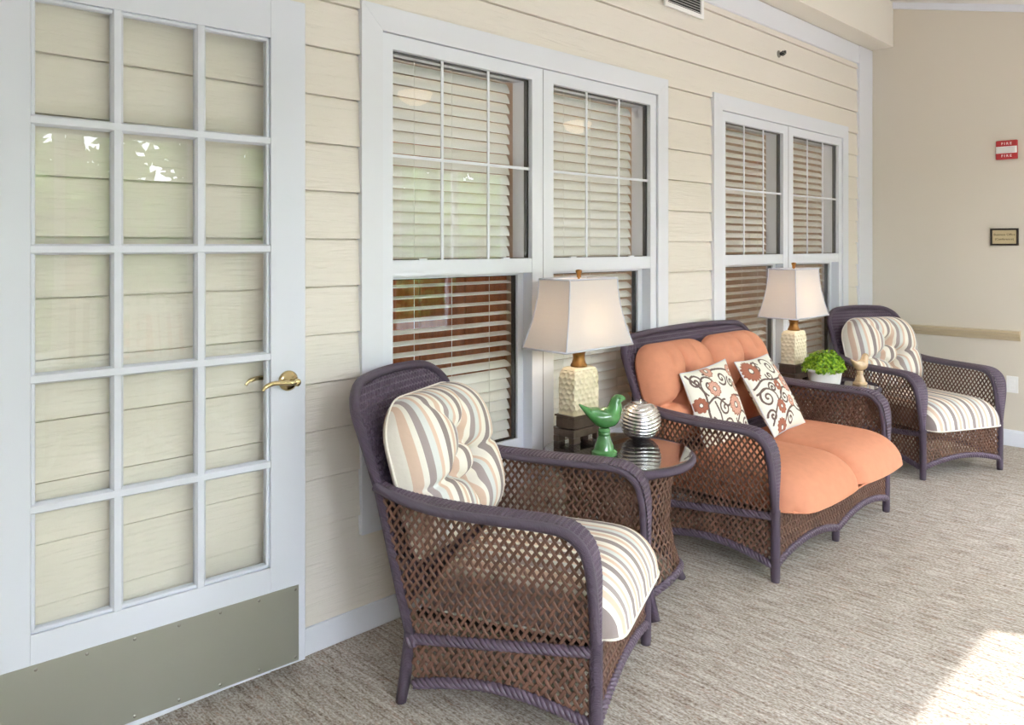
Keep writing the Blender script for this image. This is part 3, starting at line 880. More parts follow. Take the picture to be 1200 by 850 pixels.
    MB().box(-hw+.012, hw-.012, -Y0+.012, .575-Y0, .262, .276).build('seat_deck', M_DECK, root)
    # back
    bow = 0.035 if hw < .5 else 0.012
    cr = 0.13
    def crest(a):
        q = hw-abs(a); base = .855
        c = math.sqrt(max(0, 1-(1-q/cr)**2)) if q < cr else 1
        return base+0.085*c+0.022*(1-(a/hw)**2)
    def yback(a, z): return ypost(z)+bow*(1-(a/hw)**2)*smooth(0.25, .6, z)
    def Sback(a, b):
        p = Vector((a, yback(a, b)-Y0, b)); e = .004
        da = Vector((2*e, yback(a+e, b)-yback(a-e, b), 0)); db = Vector((0, yback(a, b+e)-yback(a, b-e), 2*e))
        return p, da.cross(db).normalized()
    weave('back_weave', M_FINE, root, Sback, lambda a, b: b < crest(a), (-hw+.004, hw-.004, .29, .97), 0.0185, 1.1, 0.0125, 0.0035, 0.0028, ridged=False, step=1.0)
    rim = [(-hw, z) for z in np.linspace(.20, .855, 14)]
    angs = np.linspace(0, PI/2, 8)[1:]
    left = [(-hw+cr*(1-math.cos(t)), crest(-hw+cr*(1-math.cos(t)))) for t in angs]
    mids = [(x, crest(x)) for x in np.linspace(-hw+cr, hw-cr, 17)[1:-1]]
    rim = rim + left + mids + [(-x, z) for x, z in reversed(left)] + [(-x, z) for x, z in reversed([(-hw, z) for z in np.linspace(.20, .855, 14)])]
    MB().tube([(a, yback(a, z)-Y0, z) for a, z in rim], 0.0165, 10).build('back_frame', M_WRAP, root, True, uv=True)
    # wickered knuckle where arm meets back
    for s in (-1, 1):
        braid('braid', M_FINE, root, [(s*(hw+.006), ypost(.2)-Y0-.02, .19), (s*(hw+.012), ypost(.2)-Y0, .20), (s*(hw-.012), ypost(.2)-Y0+.018, .205)])

def cushion(name, mat, parent, w, d, T, Tb, fn=None, n=60, m=56, pe=(5, 4), roundtop=0.0, xf=None, piping=True, u0=0.0, frontround=0.0):
    """stuffed cushion over a (u,v) sheet: top bulge T, underside Tb; xf maps (u,v,h)->point; fn(u,v)->extra height factor"""
    V = []; U = []; F = []
    us = [math.sin(-PI/2+PI*i/n) * .35 + (-1+2*i/n)*.65 for i in range(n+1)]
    vs = [math.sin(-PI/2+PI*j/m) * .35 + (-1+2*j/m)*.65 for j in range(m+1)]
    us[0] = vs[0] = -1; us[-1] = vs[-1] = 1
    def outline(u, v):
        # rounded corners: squeeze each row / column towards the middle
        k = roundtop
        t = max(0.0, (v-.35)/.65); kx = 1-k*t**3
        e = max(0, (abs(u)-.55)/.45); ky = 1 - k*.75*(e**2.6)*(1 if v > 0 else 0.35)
        b = max(0.0, (-v-.6)/.4); kx *= 1-0.06*b**2
        if frontround and v < 0:
            e2 = max(0, (abs(u)-(1-2.2*frontround/w))/(2.2*frontround/w)); y_in = frontround*(1-math.sqrt(max(0, 1-e2*e2)))
            ky *= 1-.9*y_in*(-v)**6/(d/2)
        return u*kx*w/2, (v*ky if v > 0 else v*ky)*d/2
    for side in (1, -1):
        base = len(V)
        for j, v in enumerate(vs):
            for i, u in enumerate(us):
                x, y = outline(u, v)
                h = max(0, 1-abs(u)**pe[0])**.5*max(0, 1-abs(v)**pe[1])**.5
                dx = dy = 0
                if side == 1:
                    if fn: q, dx, dy = fn(u, v); h *= q
                    h *= T
                else: h *= -Tb
                V.append(xf(x+dx, y+dy, h)); U.append((u*w/2+u0+(0 if side == 1 else 0), v*d/2))
        for j in range(m):
            for i in range(n):
                a = base+j*(n+1)+i; q = (a, a+1, a+n+2, a+n+1)
                F.append(q if side == 1 else q[::-1])
    o = link_mesh(name, V, F, mat, parent, True, U)
    if piping:
        ring = []
        for i in range(n): ring.append(xf(*outline(us[i], -1), 0))
        for j in range(m): ring.append(xf(*outline(1, vs[j]), 0))
        for i in range(n, 0, -1): ring.append(xf(*outline(us[i], 1), 0))
        for j in range(m, 0, -1): ring.append(xf(*outline(-1, vs[j]), 0))
        mb = MB().tube(ring, .0042, 6, closed=True)
        link_mesh('piping', mb.V, mb.F, mat, o, True, [(0.004, 0)]*len(mb.V))
    return o

def tuft_fn(btn, creases, w, d, wr=0):
    def f(u, v):
        q = 1.0; dx = dy = 0.0
        x, y = u*w/2, v*d/2
        for (bu, bv) in btn:
            bx, by = bu*w/2, bv*d/2
            r2 = (x-bx)**2+(y-by)**2
            g = math.exp(-r2/(.030**2)); q -= .62*g
            g2 = math.exp(-r2/(.085**2)); q -= .18*g2
            dx += (bx-x)*.30*math.exp(-r2/(.05**2)); dy += (by-y)*.30*math.exp(-r2/(.05**2))
        for (p0, p1, dep) in creases:
            ax, ay, bx, by = p0[0]*w/2, p0[1]*d/2, p1[0]*w/2, p1[1]*d/2
            L2 = (bx-ax)**2+(by-ay)**2; t = max(0, min(1, ((x-ax)*(bx-ax)+(y-ay)*(by-ay))/L2))
            r2 = (x-ax-t*(bx-ax))**2+(y-ay-t*(by-ay))**2
            q -= dep*math.exp(-r2/(.012**2)) + dep*.5*math.exp(-r2/(.035**2))
        return max(.08, q), dx, dy
    return f

def back_xf(cx, zb, rec, yoff):
    r = math.radians(rec); c, s = math.cos(r), math.sin(r)
    def f(half):
        def g(x, y, h):
            v = y+half
            return (cx+x, yoff-Y0+v*s-h*c, zb+v*c+h*s)
        return g
    return f

def chair_cushions(root, hw):
    def xf(x, y, h): return (x, y+.245-Y0, .292+h)
    def fn(u, v):
        q = 1-.06*u*u
        if v < -.55: q *= 1-.10*((-.55-v)/.45)**2
        return q, 0, 0
    cushion('seat_cushion', M_STRIPE, root, 2*hw-.035, .62, .165, .012, fn, pe=(8, 5.5), xf=xf, roundtop=.05, frontround=.06)
    B = [(.02, .28), (-.30, -.12), (.34, -.02), (.06, -.38)]
    C = [(B[0], B[1], .16), (B[0], B[2], .16), (B[1], B[3], .18), (B[2], B[3], .18), (B[0], (.30, 1.0), .07), (B[0], (-.55, .85), .08), (B[1], (-1, -.2), .16), (B[2], (1, .05), .12), (B[3], (.1, -1), .2)]
    w, d = 2*hw-.04, .50
    fb = back_xf(0, .42, 17, .575)
    cushion('back_cushion', M_STRIPE, root, w, d, .15, .05, tuft_fn(B, C, w, d), n=84, m=84, pe=(4, 3.4), roundtop=.20, xf=fb(d/2), piping=True, u0=.03)

chair = empty('wicker_armchair', (1.996-.31*math.sin(math.radians(23))*1, -.913+.31*math.cos(math.radians(23)), 0), math.radians(23))
make_seat(chair, .315, [], 1, None); chair_cushions(chair, .315)
tag(chair, 'plum wicker armchair with tufted striped cushions nearest the white door', 'armchair', 'striped wicker armchairs')
chair2 = copy_tree(chair)
a2 = math.radians(-25)
chair2.location = (5.352-.31*math.sin(a2), -.948+.31*math.cos(a2), 0); chair2.rotation_euler = (0, 0, a2)
chair2['label'] = 'plum wicker armchair with tufted striped cushions in the corner by the beige end wall'

# loveseat
LS = empty('wicker_loveseat', (3.707, -.87+Y0, 0))
HWL = .617
make_seat(LS, HWL, [0.02], 2, None)
tag(LS, 'plum wicker loveseat with terracotta cushions between the two lamp tables', 'loveseat')
def ls_seat():
    def xf(x, y, h): return (x, y+.225-Y0, .292+h)
    def fn(u, v):
        g = math.exp(-(u/.035)**2); q = (1-.05*(abs(u)-.5)**2*4)*(1-.42*g-.12*math.exp(-(u/.11)**2))
        if v < -.5: q *= 1-.12*((-.5-v)/.5)**2
        dy = .03*math.exp(-(u/.06)**2)*max(0, -v)**3 - .02*(max(0, -v)**3)*(1-(abs(abs(u)-.5)*2)**2)
        return q, 0, dy
    cushion('seat_cushion', M_ORANGE, LS, 2*HWL-.03, .68, .166, .014, fn, n=110, m=60, pe=(12, 4.5), xf=xf, roundtop=.03, frontround=.07)
ls_seat()
for s in (-1, 1):
    w, d = HWL-.025, .49
    B = [(-.02, .22), (-.38, -.2), (.38, -.2)]
    C = [(B[0], (-.10, 1.0), .20), (B[0], B[1], .2), (B[0], B[2], .2), (B[1], (-1, -.28), .25), (B[2], (1, -.28), .25), ((.35, .55), (.40, 1.0), .10), ((-.5, .5), (-.52, 1.0), .08)]
    fb = back_xf(s*(HWL-.035)/2, .44, 17, .62)
    cushion('back_cushion', M_ORANGE, LS, w, d, .135, .05, tuft_fn(B, C, w, d), n=70, m=70, pe=(4, 3.4), roundtop=.16, xf=fb(d/2), piping=False)

# ------------------------------------------------------------------ side tables
def side_table(loc, label):
    t = tag(empty('wicker_side_table', loc), label, 'side table', 'round wicker side tables')
    zt = .548; R = .295
    MB().tube([(R*math.cos(a), R*math.sin(a), zt) for a in np.linspace(0, 2*PI, 64, endpoint=False)], .0165, 10, closed=True).build('rim', M_WRAP, t, True, uv=True)
    weave('top_weave', M_FINE, t, lambda a, b: (Vector((a, b, zt-.004)), Vector((0, 0, 1))), lambda a, b: a*a+b*b < (R-.004)**2, (-R, R, -R, R), .022, 1.0, .0145, .0035, .0025, ridged=False, step=1.0)
    MB().lathe([(R-.01, 0), (R+.002, .0015), (R+.002, .0065), (R-.001, .008)], 64, c=(0, 0, .5615)).build('glass_top', M_TGLASS, t)
    zs_ = [.075, .12, .2, .31, .42, .50, .53]; rs_ = [.262, .247, .222, .203, .210, .224, .228]
    def S(a, b):
        th = a/.2; r = interp(b, zs_, rs_); dr = (interp(b+.01, zs_, rs_)-interp(b-.01, zs_, rs_))/.02
        return Vector((r*math.cos(th), r*math.sin(th), b)), Vector((math.cos(th), math.sin(th), -dr)).normalized()
    circ = 2*PI*.2
    weave('base_weave', M_WEAVE, t, S, lambda a, b: b > .085+.035*abs(math.sin(a/.2*2)), (0, circ, .07, .53), circ/46, 1.5, .0110, .0038, .0028)
    for z, r in ((.515, .228), (.535, .22)):
        MB().tube([(r*math.cos(a), r*math.sin(a), z) for a in np.linspace(0, 2*PI, 48, endpoint=False)], .009, 8, closed=True).build('collar', M_WRAP, t, True, uv=True)
    braid('braid', M_FINE, t, [(interp(.085+.035*abs(math.sin(2*a)), zs_, rs_)*math.cos(a), interp(.085+.035*abs(math.sin(2*a)), zs_, rs_)*math.sin(a), .085+.035*abs(math.sin(2*a))) for a in np.linspace(0, 2*PI, 90)])
    for k in range(4):
        a = k*PI/2
        MB().tube([(r*math.cos(a), r*math.sin(a), z) for r, z in ((.245, .12), (.262, .075), (.282, .035), (.302, 0.002))], [.016, .018, .018, .017], 10).build('leg', M_WRAP, t, True, uv=True)
    t.rotation_euler = (0, 0, math.radians(-25))
    return t
TAB = .5695
T1 = (2.57, -.45); T2 = (4.715, -.375)
t1 = side_table((*T1, 0), 'round glass-topped wicker side table holding the green bird')
t2 = copy_tree(t1); t2.location = (*T2, 0); t2['label'] = 'round glass-topped wicker side table holding the potted plant'

# ------------------------------------------------------------------ lamps
def table_lamp(loc, label, watt):
    root = tag(empty('table_lamp', loc), label, 'lamp', 'lit table lamps with rectangular shades')
    bw, bd = .10, .058                                   # half sizes of the plinth
    mb = MB()
    # openwork foot: four corner blocks joined by an apron
    Vw, Fw = grid_wall([-bw, -bw+.045, bw-.045, bw], [0, .024, .058], lambda i, j: not (i == 1 and j == 0), -bd, -bd+.012)
    MB().add(Vw, Fw)
    for (sx, sy) in ((-1,-1),(1,-1),(-1,1),(1,1)):
        mb2 = MB().bbox(min(sx*bw, sx*(bw-.045)), max(sx*bw, sx*(bw-.045)), min(sy*bd, sy*(bd-.03)), max(sy*bd, sy*(bd-.03)), 0, .026, .002)
        mb2.build('foot', M_BRONZE, root)
    MB().bbox(-bw, bw, -bd, bd, .0261, .058, .003).build('plinth', M_BRONZE, root)
    b2w, b2d = bw-.008, bd-.006
    MB().bbox(-b2w, b2w, -b2d, b2d, .0585, .106, .004).build('plinth', M_BRONZE, root)
    MB().bbox(-b2w-.004, b2w+.004, -b2d-.004, b2d+.004, .1065, .114, .002).build('plinth', M_BRONZE, root)
    # chiselled ceramic body with rounded shoulders: faceted dimples are real relief
    rnd = random.Random(5)
    hx, hy, hz = .084, .048, .198
    cells = [(rnd.uniform(0, 1), rnd.uniform(0, 1)) for _ in range(1)]
    seeds = []
    per = 2*(2*hx+2*hy)
    nrow = 9
    for r in range(nrow):
        nc = 18
        for c in range(nc):
            seeds.append((per*(c+(r % 2)*.5+rnd.uniform(-.22, .22))/nc, (r+.5+rnd.uniform(-.2, .2))/nrow*hz))
    SD = np.array(seeds)
    def relief(p, z):
        dx = np.abs(SD[:, 0]-p); dx = np.minimum(dx, per-dx); d = np.sqrt(dx**2+(SD[:, 1]-z)**2); d.sort()
        return -.007*max(0, 1-(d[0]/(.5*(d[0]+d[1])))**3) 
    rings = []; nseg = 132
    corner = .012
    def rect_pt(p, hx, hy):
        # walk round a rounded rectangle outline
        e = [(2*hx, (-hx, -hy), (1, 0), (0, -1)), (2*hy, (hx, -hy), (0, 1), (1, 0)), (2*hx, (hx, hy), (-1, 0), (0, 1)), (2*hy, (-hx, hy), (0, -1), (-1, 0))]
        for L, o, t, n in e:
            if p <= L: return o[0]+t[0]*p, o[1]+t[1]*p, n
            p -= L
        return -hx, -hy, (0, -1)
    zl = list(np.linspace(0, hz, 56))
    for z in zl:
        sh = max(0, (z-(hz-.05))/.05); kx = 1-.40*(1-math.sqrt(max(0, 1-sh*sh))); ky = 1-.30*(1-math.sqrt(max(0, 1-sh*sh)))
        ring = []
        for q in range(nseg):
            p = per*q/nseg; x, y, n = rect_pt(p, hx, hy)
            dd = relief(p, z)*(1 if .004 < z < hz-.012 else .2)
            # soften vertical edges
            ex = max(0, abs(x)/hx-.9)/.1; ey = max(0, abs(y)/hy-.86)/.14
            sft = 1-.05*min(ex, ey)
            ring.append(((x+n[0]*dd)*kx*sft, (y+n[1]*dd)*ky*sft, .1145+z))
        rings.append(ring)
    shade_auto(MB().loft(rings).build('body', M_CREAM, root), 60)
    zb = .1145+hz
    MB().lathe([(.036, 0), (.036, .008), (.030, .016), (.025, .036), (.028, .058), (.040, .074), (.041, .082), (.012, .081), (.010, .11)], 28, c=(0, 0, zb)).build('neck', M_GOLDBR, root, True)
    # shade
    z0, z1 = .400, .690
    sh_b, sh_t = (.222, .122), (.158, .086)
    def hs(t):                                          # concave flare
        k = (1-t)**1.8
        return sh_t[0]+(sh_b[0]-sh_t[0])*k, sh_t[1]+(sh_b[1]-sh_t[1])*k
    V = []; F = []; n = 14
    for i in range(n+1):
        a, b = hs(i/n); z = z0+(z1-z0)*i/n
        V += [(-a, -b, z), (a, -b, z), (a, b, z), (-a, b, z)]
    for i in range(n):
        for k in range(4): F.append((i*4+k, i*4+(k+1) % 4, i*4+4+(k+1) % 4, i*4+4+k))
    shade = link_mesh('lamp_shade', V, F, M_SHADE, root)
    sol = shade.modifiers.new('thick', 'SOLIDIFY'); sol.thickness = .002
    for k in range(4):
        MB().tube([V[i*4+k] for i in range(n+1)], .0032, 6).build('binding', M_SHTRIM, shade, True)
    for i in (0, n):
        for k in range(4): MB().tube([V[i*4+k], V[i*4+(k+1) % 4]], .0042, 6).build('binding', M_SHTRIM, shade, True)
    zt = z1-.03
    for (a, b) in (((0, 0, zt), (-sh_t[0], 0, z1-.006)), ((0, 0, zt), (sh_t[0], 0, z1-.006))):
        MB().tube([a, b], .002, 6).build('spider_arm', M_GOLDBR, shade)
    MB().tube([(0, -.03, zb+.09), (0, -.045, zb+.16), (0, -.03, zt), (0, 0, zt), (0, .03, zt), (0, .045, zb+.16), (0, .03, zb+.09)], .002, 6).build('harp', M_GOLDBR, root)
    MB().lathe([(.005, -.032), (.005, .004), (.010, .006), (.0095, .020), (.013, .026), (.0145, .033), (.012, .037), (.003, .039)], 20, c=(0, 0, z1)).build('finial', M_GOLDBR, root, True)
    MB().lathe([(.010, 0), (.013, .02), (.024, .055), (.028, .075), (.022, .098), (.008, .108)], 18, c=(0, 0, zb+.11)).build('bulb', M_BULB, root, True)
    p = point('lamp_light', (0, 0, zb+.20), watt, (1.0, .82, .60), .035, root)
    return root
lamp1 = table_lamp((2.593, -.222, TAB), 'lit cream ceramic table lamp beside the green bird', 1.8)
lamp2 = copy_tree(lamp1); lamp2.location = (4.634, -.215, TAB); lamp2['label'] = 'lit cream ceramic table lamp behind the potted plant'

# ------------------------------------------------------------------ ornaments
def bird(name, mat, loc, rz, sc, label, cat='figurine'):
    r = tag(empty(name, loc, rz), label, cat)
    MB().lathe([(.048, 0), (.051, .004), (.050, .016), (.044, .020), (.040, .024), (.036, .040), (.027, .060), (.0225, .075), (.024, .082), (.022, .088), (.024, .094), (.020, .104)], 32).build('pedestal', mat, r, True); shade_auto(r.children[0], 28)
    # spine from tail tip to beak in the x-z plane
    sp = catmull([(-.098, 0, .196), (-.078, 0, .180), (-.048, 0, .160), (-.012, 0, .144), (.022, 0, .148), (.040, 0, .172), (.046, 0, .198), (.054, 0, .211), (.072, 0, .214), (.086, 0, .211)], 5)
    rad = np.interp(np.linspace(0, 1, len(sp)), np.linspace(0, 1, 10), [.003, .010, .022, .038, .041, .030, .0235, .0215, .012, .0015])
    wid = np.interp(np.linspace(0, 1, len(sp)), np.linspace(0, 1, 10), [1.6, 1.7, 1.35, 1.05, 1.0, 1.0, .95, .95, .8, .7])
    rings = []
    for i, p in enumerate(sp):
        T = Vector(sp[min(i+1, len(sp)-1)]-sp[max(i-1, 0)]).normalized(); n1 = Vector((0, 1, 0)); n2 = T.cross(n1)
        rings.append([Vector(p)+n1*math.cos(a)*rad[i]*wid[i]+n2*math.sin(a)*rad[i] for a in np.linspace(0, 2*PI, 20, endpoint=False)])
    MB().loft(rings).build('body', mat, r, True)
    for s in (-1, 1):                                   # folded wings
        w = []
        for t in np.linspace(0, 1, 9):
            cxw = .024-.085*t; czw = .150+.022*t*t; rr = .026*math.sin(PI*(t*.86+.1))**.7
            w.append([(cxw, s*(.034-.012*t)+s*.006*math.cos(a)*(1-t*.5), czw+rr*math.sin(a)*.8) for a in np.linspace(0, 2*PI, 12, endpoint=False)])
        MB().loft(w).build('wing', mat, r, True)
    for s in (-1, 1):
        MB().lathe([(.0008, -.0028), (.0026, 0), (.0008, .0028)], 8).build('eye', M_BLACK, r, True).location = (.058, s*.0195, .216)
    r.scale = (sc, sc, sc)
    return r
bird('bird_figurine', M_GREEN, (2.465, -.462, TAB), math.radians(-36), 1.04, 'glossy green ceramic bird on a pedestal, on the glass side table')
bird('bird_figurine', M_TANBIRD, (4.805, -.548, TAB), math.radians(-20), .80, 'small tan ceramic bird on a pedestal beside the potted plant')

def silver_apple():
    r = tag(empty('apple_ornament', (2.785, -.405, TAB)), 'silver ribbed apple ornament on the glass side table', 'ornament')
    V = []; F = []; n = 96; m = 90; R = .087
    prof = []
    for i in range(m+1):
        t = -PI/2+PI*i/m
        rr = R*math.cos(t)**.72 if math.cos(t) > 1e-6 else 0; z = R*.93*math.sin(t)
        if t > 1.15: z -= .020*((t-1.15)/.42)**2
        prof.append((max(rr, .0008), z+R*.915))
    for i, (rr, z) in enumerate(prof):
        for k in range(n):
            a = 2*PI*k/n
            ph = z/.0155*2*PI + 2.2*math.sin(2*a+.6)+1.3*math.sin(3*a+z*25)
            fade = math.sin(PI*i/m)**.6
            d = .0055*fade*(abs(math.sin(ph/2))-.5)
            V.append(((rr+d)*math.cos(a), (rr+d)*math.sin(a), z))
    for i in range(m):
        for k in range(n):
            k2 = (k+1) % n; F.append((i*n+k, i*n+k2, (i+1)*n+k2, (i+1)*n+k))
    F.append(tuple(range(n))[::-1]); F.append(tuple(m*n+k for k in range(n)))
    link_mesh('body', V, F, M_CHROME, r, True)
    zt = prof[-1][1]
    MB().tube([(0, 0, zt-.004), (.002, 0, zt+.014), (.008, .002, zt+.027)], [.004, .0035, .005], 8).build('stem', M_CHROME, r, True)
silver_apple()

def plant():
    r = tag(empty('potted_plant', (4.588, -.428, TAB), math.radians(-30)), 'small leafy green plant in an oval white planter', 'plant')
    MB().lathe([(.070, 0), (.074, .003), (.082, .05), (.088, .088), (.093, .092), (.094, .104), (.089, .106), (.085, .100), (.083, .088)], 40, sx=1.22, sy=.82, cap=True).build('planter', M_POT, r, True)
    MB().lathe([(.001, .089), (.084, .090)], 32, sx=1.2, sy=.8, cap=False).build('soil', M_SOIL, r)
    rnd = random.Random(11); V = []; F = []
    for i in range(1500):
        th = rnd.uniform(0, 2*PI); ph = math.acos(rnd.uniform(-.15, 1)); rad = rnd.uniform(.55, 1)**.5
        lump = 1+.10*math.sin(3*th+1)+.06*math.sin(5*th)
        c = Vector((.128*lump*rad*math.sin(ph)*math.cos(th), .095*lump*rad*math.sin(ph)*math.sin(th), .106+.098*rad*math.cos(ph)*lump))
        n = Vector((math.sin(ph)*math.cos(th), math.sin(ph)*math.sin(th), math.cos(ph)+.5)).normalized()
        n = (n+Vector((rnd.uniform(-.8, .8), rnd.uniform(-.8, .8), rnd.uniform(-.4, .8)))).normalized()
        t = n.cross(Vector((rnd.uniform(-1, 1), rnd.uniform(-1, 1), rnd.uniform(-1, 1)))).normalized(); b = n.cross(t)
        l, w = rnd.uniform(.010, .017), rnd.uniform(.0055, .009); o = len(V)
        V += [c-t*l, c-t*l*.2+b*w+n*.003, c+t*l, c-t*l*.2-b*w+n*.003, c+n*-.001]
        F += [(o, o+4, o+1), (o+4, o+2, o+1), (o, o+3, o+4), (o+4, o+3, o+2)]
    f = link_mesh('foliage', V, F, M_LEAF, r); f['kind'] = 'stuff'
    for i in range(9):
        a = 2*PI*i/9
        MB().tube([(.03*math.cos(a), .02*math.sin(a), .088), (.06*math.cos(a), .045*math.sin(a), .15)], .0018, 5).build('stem', M_LEAF, r)
plant()

# ------------------------------------------------------------------ throw pillows with printed scrolls and flowers
CRM, BRN, RUST, PNK = (np.array(srgb(*c)) for c in ((232, 230, 218), (104, 86, 80), (150, 92, 72), (214, 164, 144)))
def spiral(cx, cy, r, a0, turns, d=1, r1=.12):
    P = []
    n = int(40*turns)
    for i in range(n+1):
        t = i/n; rr = r*(1-t)+r*r1*t; a = a0+d*2*PI*turns*t
        P.append((cx+rr*math.cos(a), cy+rr*math.sin(a)))
    return P
def scroll_print(N, scrolls, flowers):
    g = np.linspace(-1, 1, N+1); UU, VV = np.meshgrid(g, g); P = np.stack([UU.ravel(), VV.ravel()], 1)
    C = np.tile(CRM, (len(P), 1))
    for pts, wd in scrolls:
        Q = np.array(pts)
        d = np.full(len(P), 9.0)
        for q in range(0, len(Q), 60):
            blk = Q[q:q+60]; d = np.minimum(d, np.sqrt(((P[:, None, :]-blk[None])**2).sum(2)).min(1))
        C[d < wd] = BRN
    for (cx, cy, r, petals, kind) in flowers:
        x, y = P[:, 0]-cx, P[:, 1]-cy; rr = np.hypot(x, y)/r; th = np.arctan2(y, x)
        edge = 1-.16*np.abs(np.sin(petals*th/2)) if kind != 'round' else 1-.10*np.abs(np.cos(petals*th/2))
        edge = .84+.16*np.abs(np.cos(petals*th/2))
        inside = rr < edge; C[inside] = PNK if kind != 'dark' else RUST*1.25
        rim = inside & (rr > edge-.13); C[rim] = RUST
        ray = inside & (rr > .35) & (np.abs(np.sin(petals*th/2)) < .22); C[ray] = RUST if kind == 'dark' else PNK*.72
        c0 = rr < .27; C[c0] = CRM; c1 = (rr > .20) & (rr < .30); C[c1] = BRN
    return C
def throw_pillow(loc, rot, size, scrolls, flowers, label, seed):
    N = 190
    col = scroll_print(N, scrolls, flowers)
    V = []; F = []; g = np.linspace(-1, 1, N+1); rnd = random.Random(seed); T = .062
    for side in (1, -1):
        for v in g:
            for u in g:
                x = size*u*(1-.055*(1-v*v)**1.0); y = size*v*(1-.055*(1-u*u))
                h = ((1-u*u)*(1-v*v))**.55 if abs(u) < 1 and abs(v) < 1 else 0
                h = T*h*(1+.03*math.sin(5*u+seed)*math.sin(4*v))
                V.append((x, -side*h, y))
    n1 = N+1
    for side in (0, 1):
        o = side*n1*n1
        for j in range(N):
            for i in range(N):
                a = o+j*n1+i; q = (a, a+1, a+n1+1, a+n1); F.append(q if side == 0 else q[::-1])
    r = tag(empty('throw_pillow', loc), label, 'pillow', 'scroll-printed throw pillows')
    r.rotation_euler = rot
    o = link_mesh('cover', V, F, M_PRINT, r, True)
    at = o.data.color_attributes.new('print', 'FLOAT_COLOR', 'POINT')
    full = np.ones((len(V), 4), dtype=np.float32); full[:, :3] = np.concatenate([col, col])
    at.data.foreach_set('color', full.ravel())
    ring = [(size*u, 0, size*v) for u, v in [(q, -1) for q in g[::6]]+[(1, q) for q in g[::6]]+[(-q, 1) for q in g[::6]]+[(-1, -q) for q in g[::6]]]
    def fix(p):
        u, v = p[0]/size, p[2]/size
        return (size*u*(1-.055*(1-v*v)), 0, size*v*(1-.055*(1-u*u)))
    ring = [fix(p) for i, p in enumerate(ring)]
    clean = [ring[0]]
    for p in ring[1:]:
        if (Vector(p)-Vector(clean[-1])).length > 1e-4: clean.append(p)
    if (Vector(clean[0])-Vector(clean[-1])).length < 1e-4: clean.pop()
    MB().tube(clean, .003, 6, closed=True).build('edge_piping', M_SHTRIM, r, True)
    return r
wd = .028
scA = [(spiral(-.35, .55, .30, -2.2, 1.5, -1), wd), (spiral(.25, .62, .20, 3.6, 1.4, 1), wd), (catmull([(-.9, .9), (-.62, .4), (-.7, -.2), (-.55, -.9)], 40), wd*1.15),
       (catmull([(-.65, .1), (-.3, .2), (.05, -.1), (.4, .1), (.95, 0)], 30), wd), (spiral(-.10, -.12, .22, 1.2, 1.4, 1), wd), (spiral(-.05, -.60, .34, .3, 1.5, -1), wd),
       (catmull([(-.55, -.9), (-.35, -.4), (-.4, .1)], 30), wd), (catmull([(.3, -.6), (.6, -.35), (.95, -.5)], 30), wd), (spiral(.72, -.72, .17, 1.2, 1.3, 1), wd), (catmull([(-.35, .85), (.2, .9), (.7, .75), (.95, .4)], 30), wd)]
scA += [(spiral(-.72, .70, .20, 0, 1.4, 1), wd), (spiral(-.72, -.45, .22, 1.0, 1.4, -1), wd), (spiral(.60, .45, .16, 2, 1.3, 1), wd), (spiral(.35, -.72, .16, 4, 1.3, 1), wd)]
flA = [(-.22, .42, .22, 9, 'pink'), (.42, -.15, .30, 14, 'pink'), (-.84, .12, .20, 9, 'dark'), (.84, .72, .18, 10, 'pink'), (-.12, .92, .20, 10, 'pink'), (.80, .28, .15, 8, 'pink')]
scB = [(spiral(.20, .66, .30, 2.6, 1.6, -1), wd), (spiral(-.42, .72, .18, .5, 1.4, 1), wd), (spiral(-.18, .42, .15, 2.8, 1.3, 1), wd), (catmull([(-.95, .2), (-.55, .36), (-.05, .28), (.45, .32), (.95, .45)], 30), wd),
       (catmull([(-.9, -.75), (-.5, -.35), (-.2, -.2), (.1, .02), (.35, -.02)], 30), wd), (spiral(.02, -.22, .20, 1.8, 1.5, 1), wd), (spiral(.72, -.42, .22, 2.2, 1.4, -1), wd),
       (catmull([(-.5, -.95), (-.15, -.62), (.3, -.5), (.55, -.62), (.95, -.7)], 30), wd), (spiral(-.05, -.78, .20, .2, 1.4, 1), wd), (catmull([(-.95, .55), (-.6, .5), (-.3, .9)], 30), wd), (spiral(.75, .72, .17, 3.3, 1.3, 1), wd)]
scB += [(spiral(-.72, -.10, .24, 1.2, 1.5, 1), wd), (spiral(-.80, -.55, .16, 3, 1.3, -1), wd), (catmull([(-.95, .05), (-.6, .12), (-.35, -.1), (-.4, -.5)], 30), wd), (spiral(-.35, .10, .15, 3, 1.4, -1), wd)]
flB = [(-.72, .66, .30, 18, 'dark'), (.50, .12, .27, 14, 'pink'), (-.05, .12, .165, 8, 'dark'), (-.32, -.42, .20, 9, 'dark'), (.30, -.36, .165, 8, 'pink'), (.70, .52, .17, 10, 'pink'), (-.55, -.9, .24, 14, 'dark'), (.92, -.1, .18, 10, 'pink')]
throw_pillow((3.46, -.375, .616), (math.radians(-20), math.radians(-5), math.radians(-3)), .195, scA, flA, 'scroll-and-flower print pillow against the loveseat arm nearest the silver apple', 1)
throw_pillow((3.865, -.455, .628), (math.radians(-31), 0, math.radians(4)), .205, scB, flB, 'scroll-and-flower print pillow in the middle of the loveseat', 2)

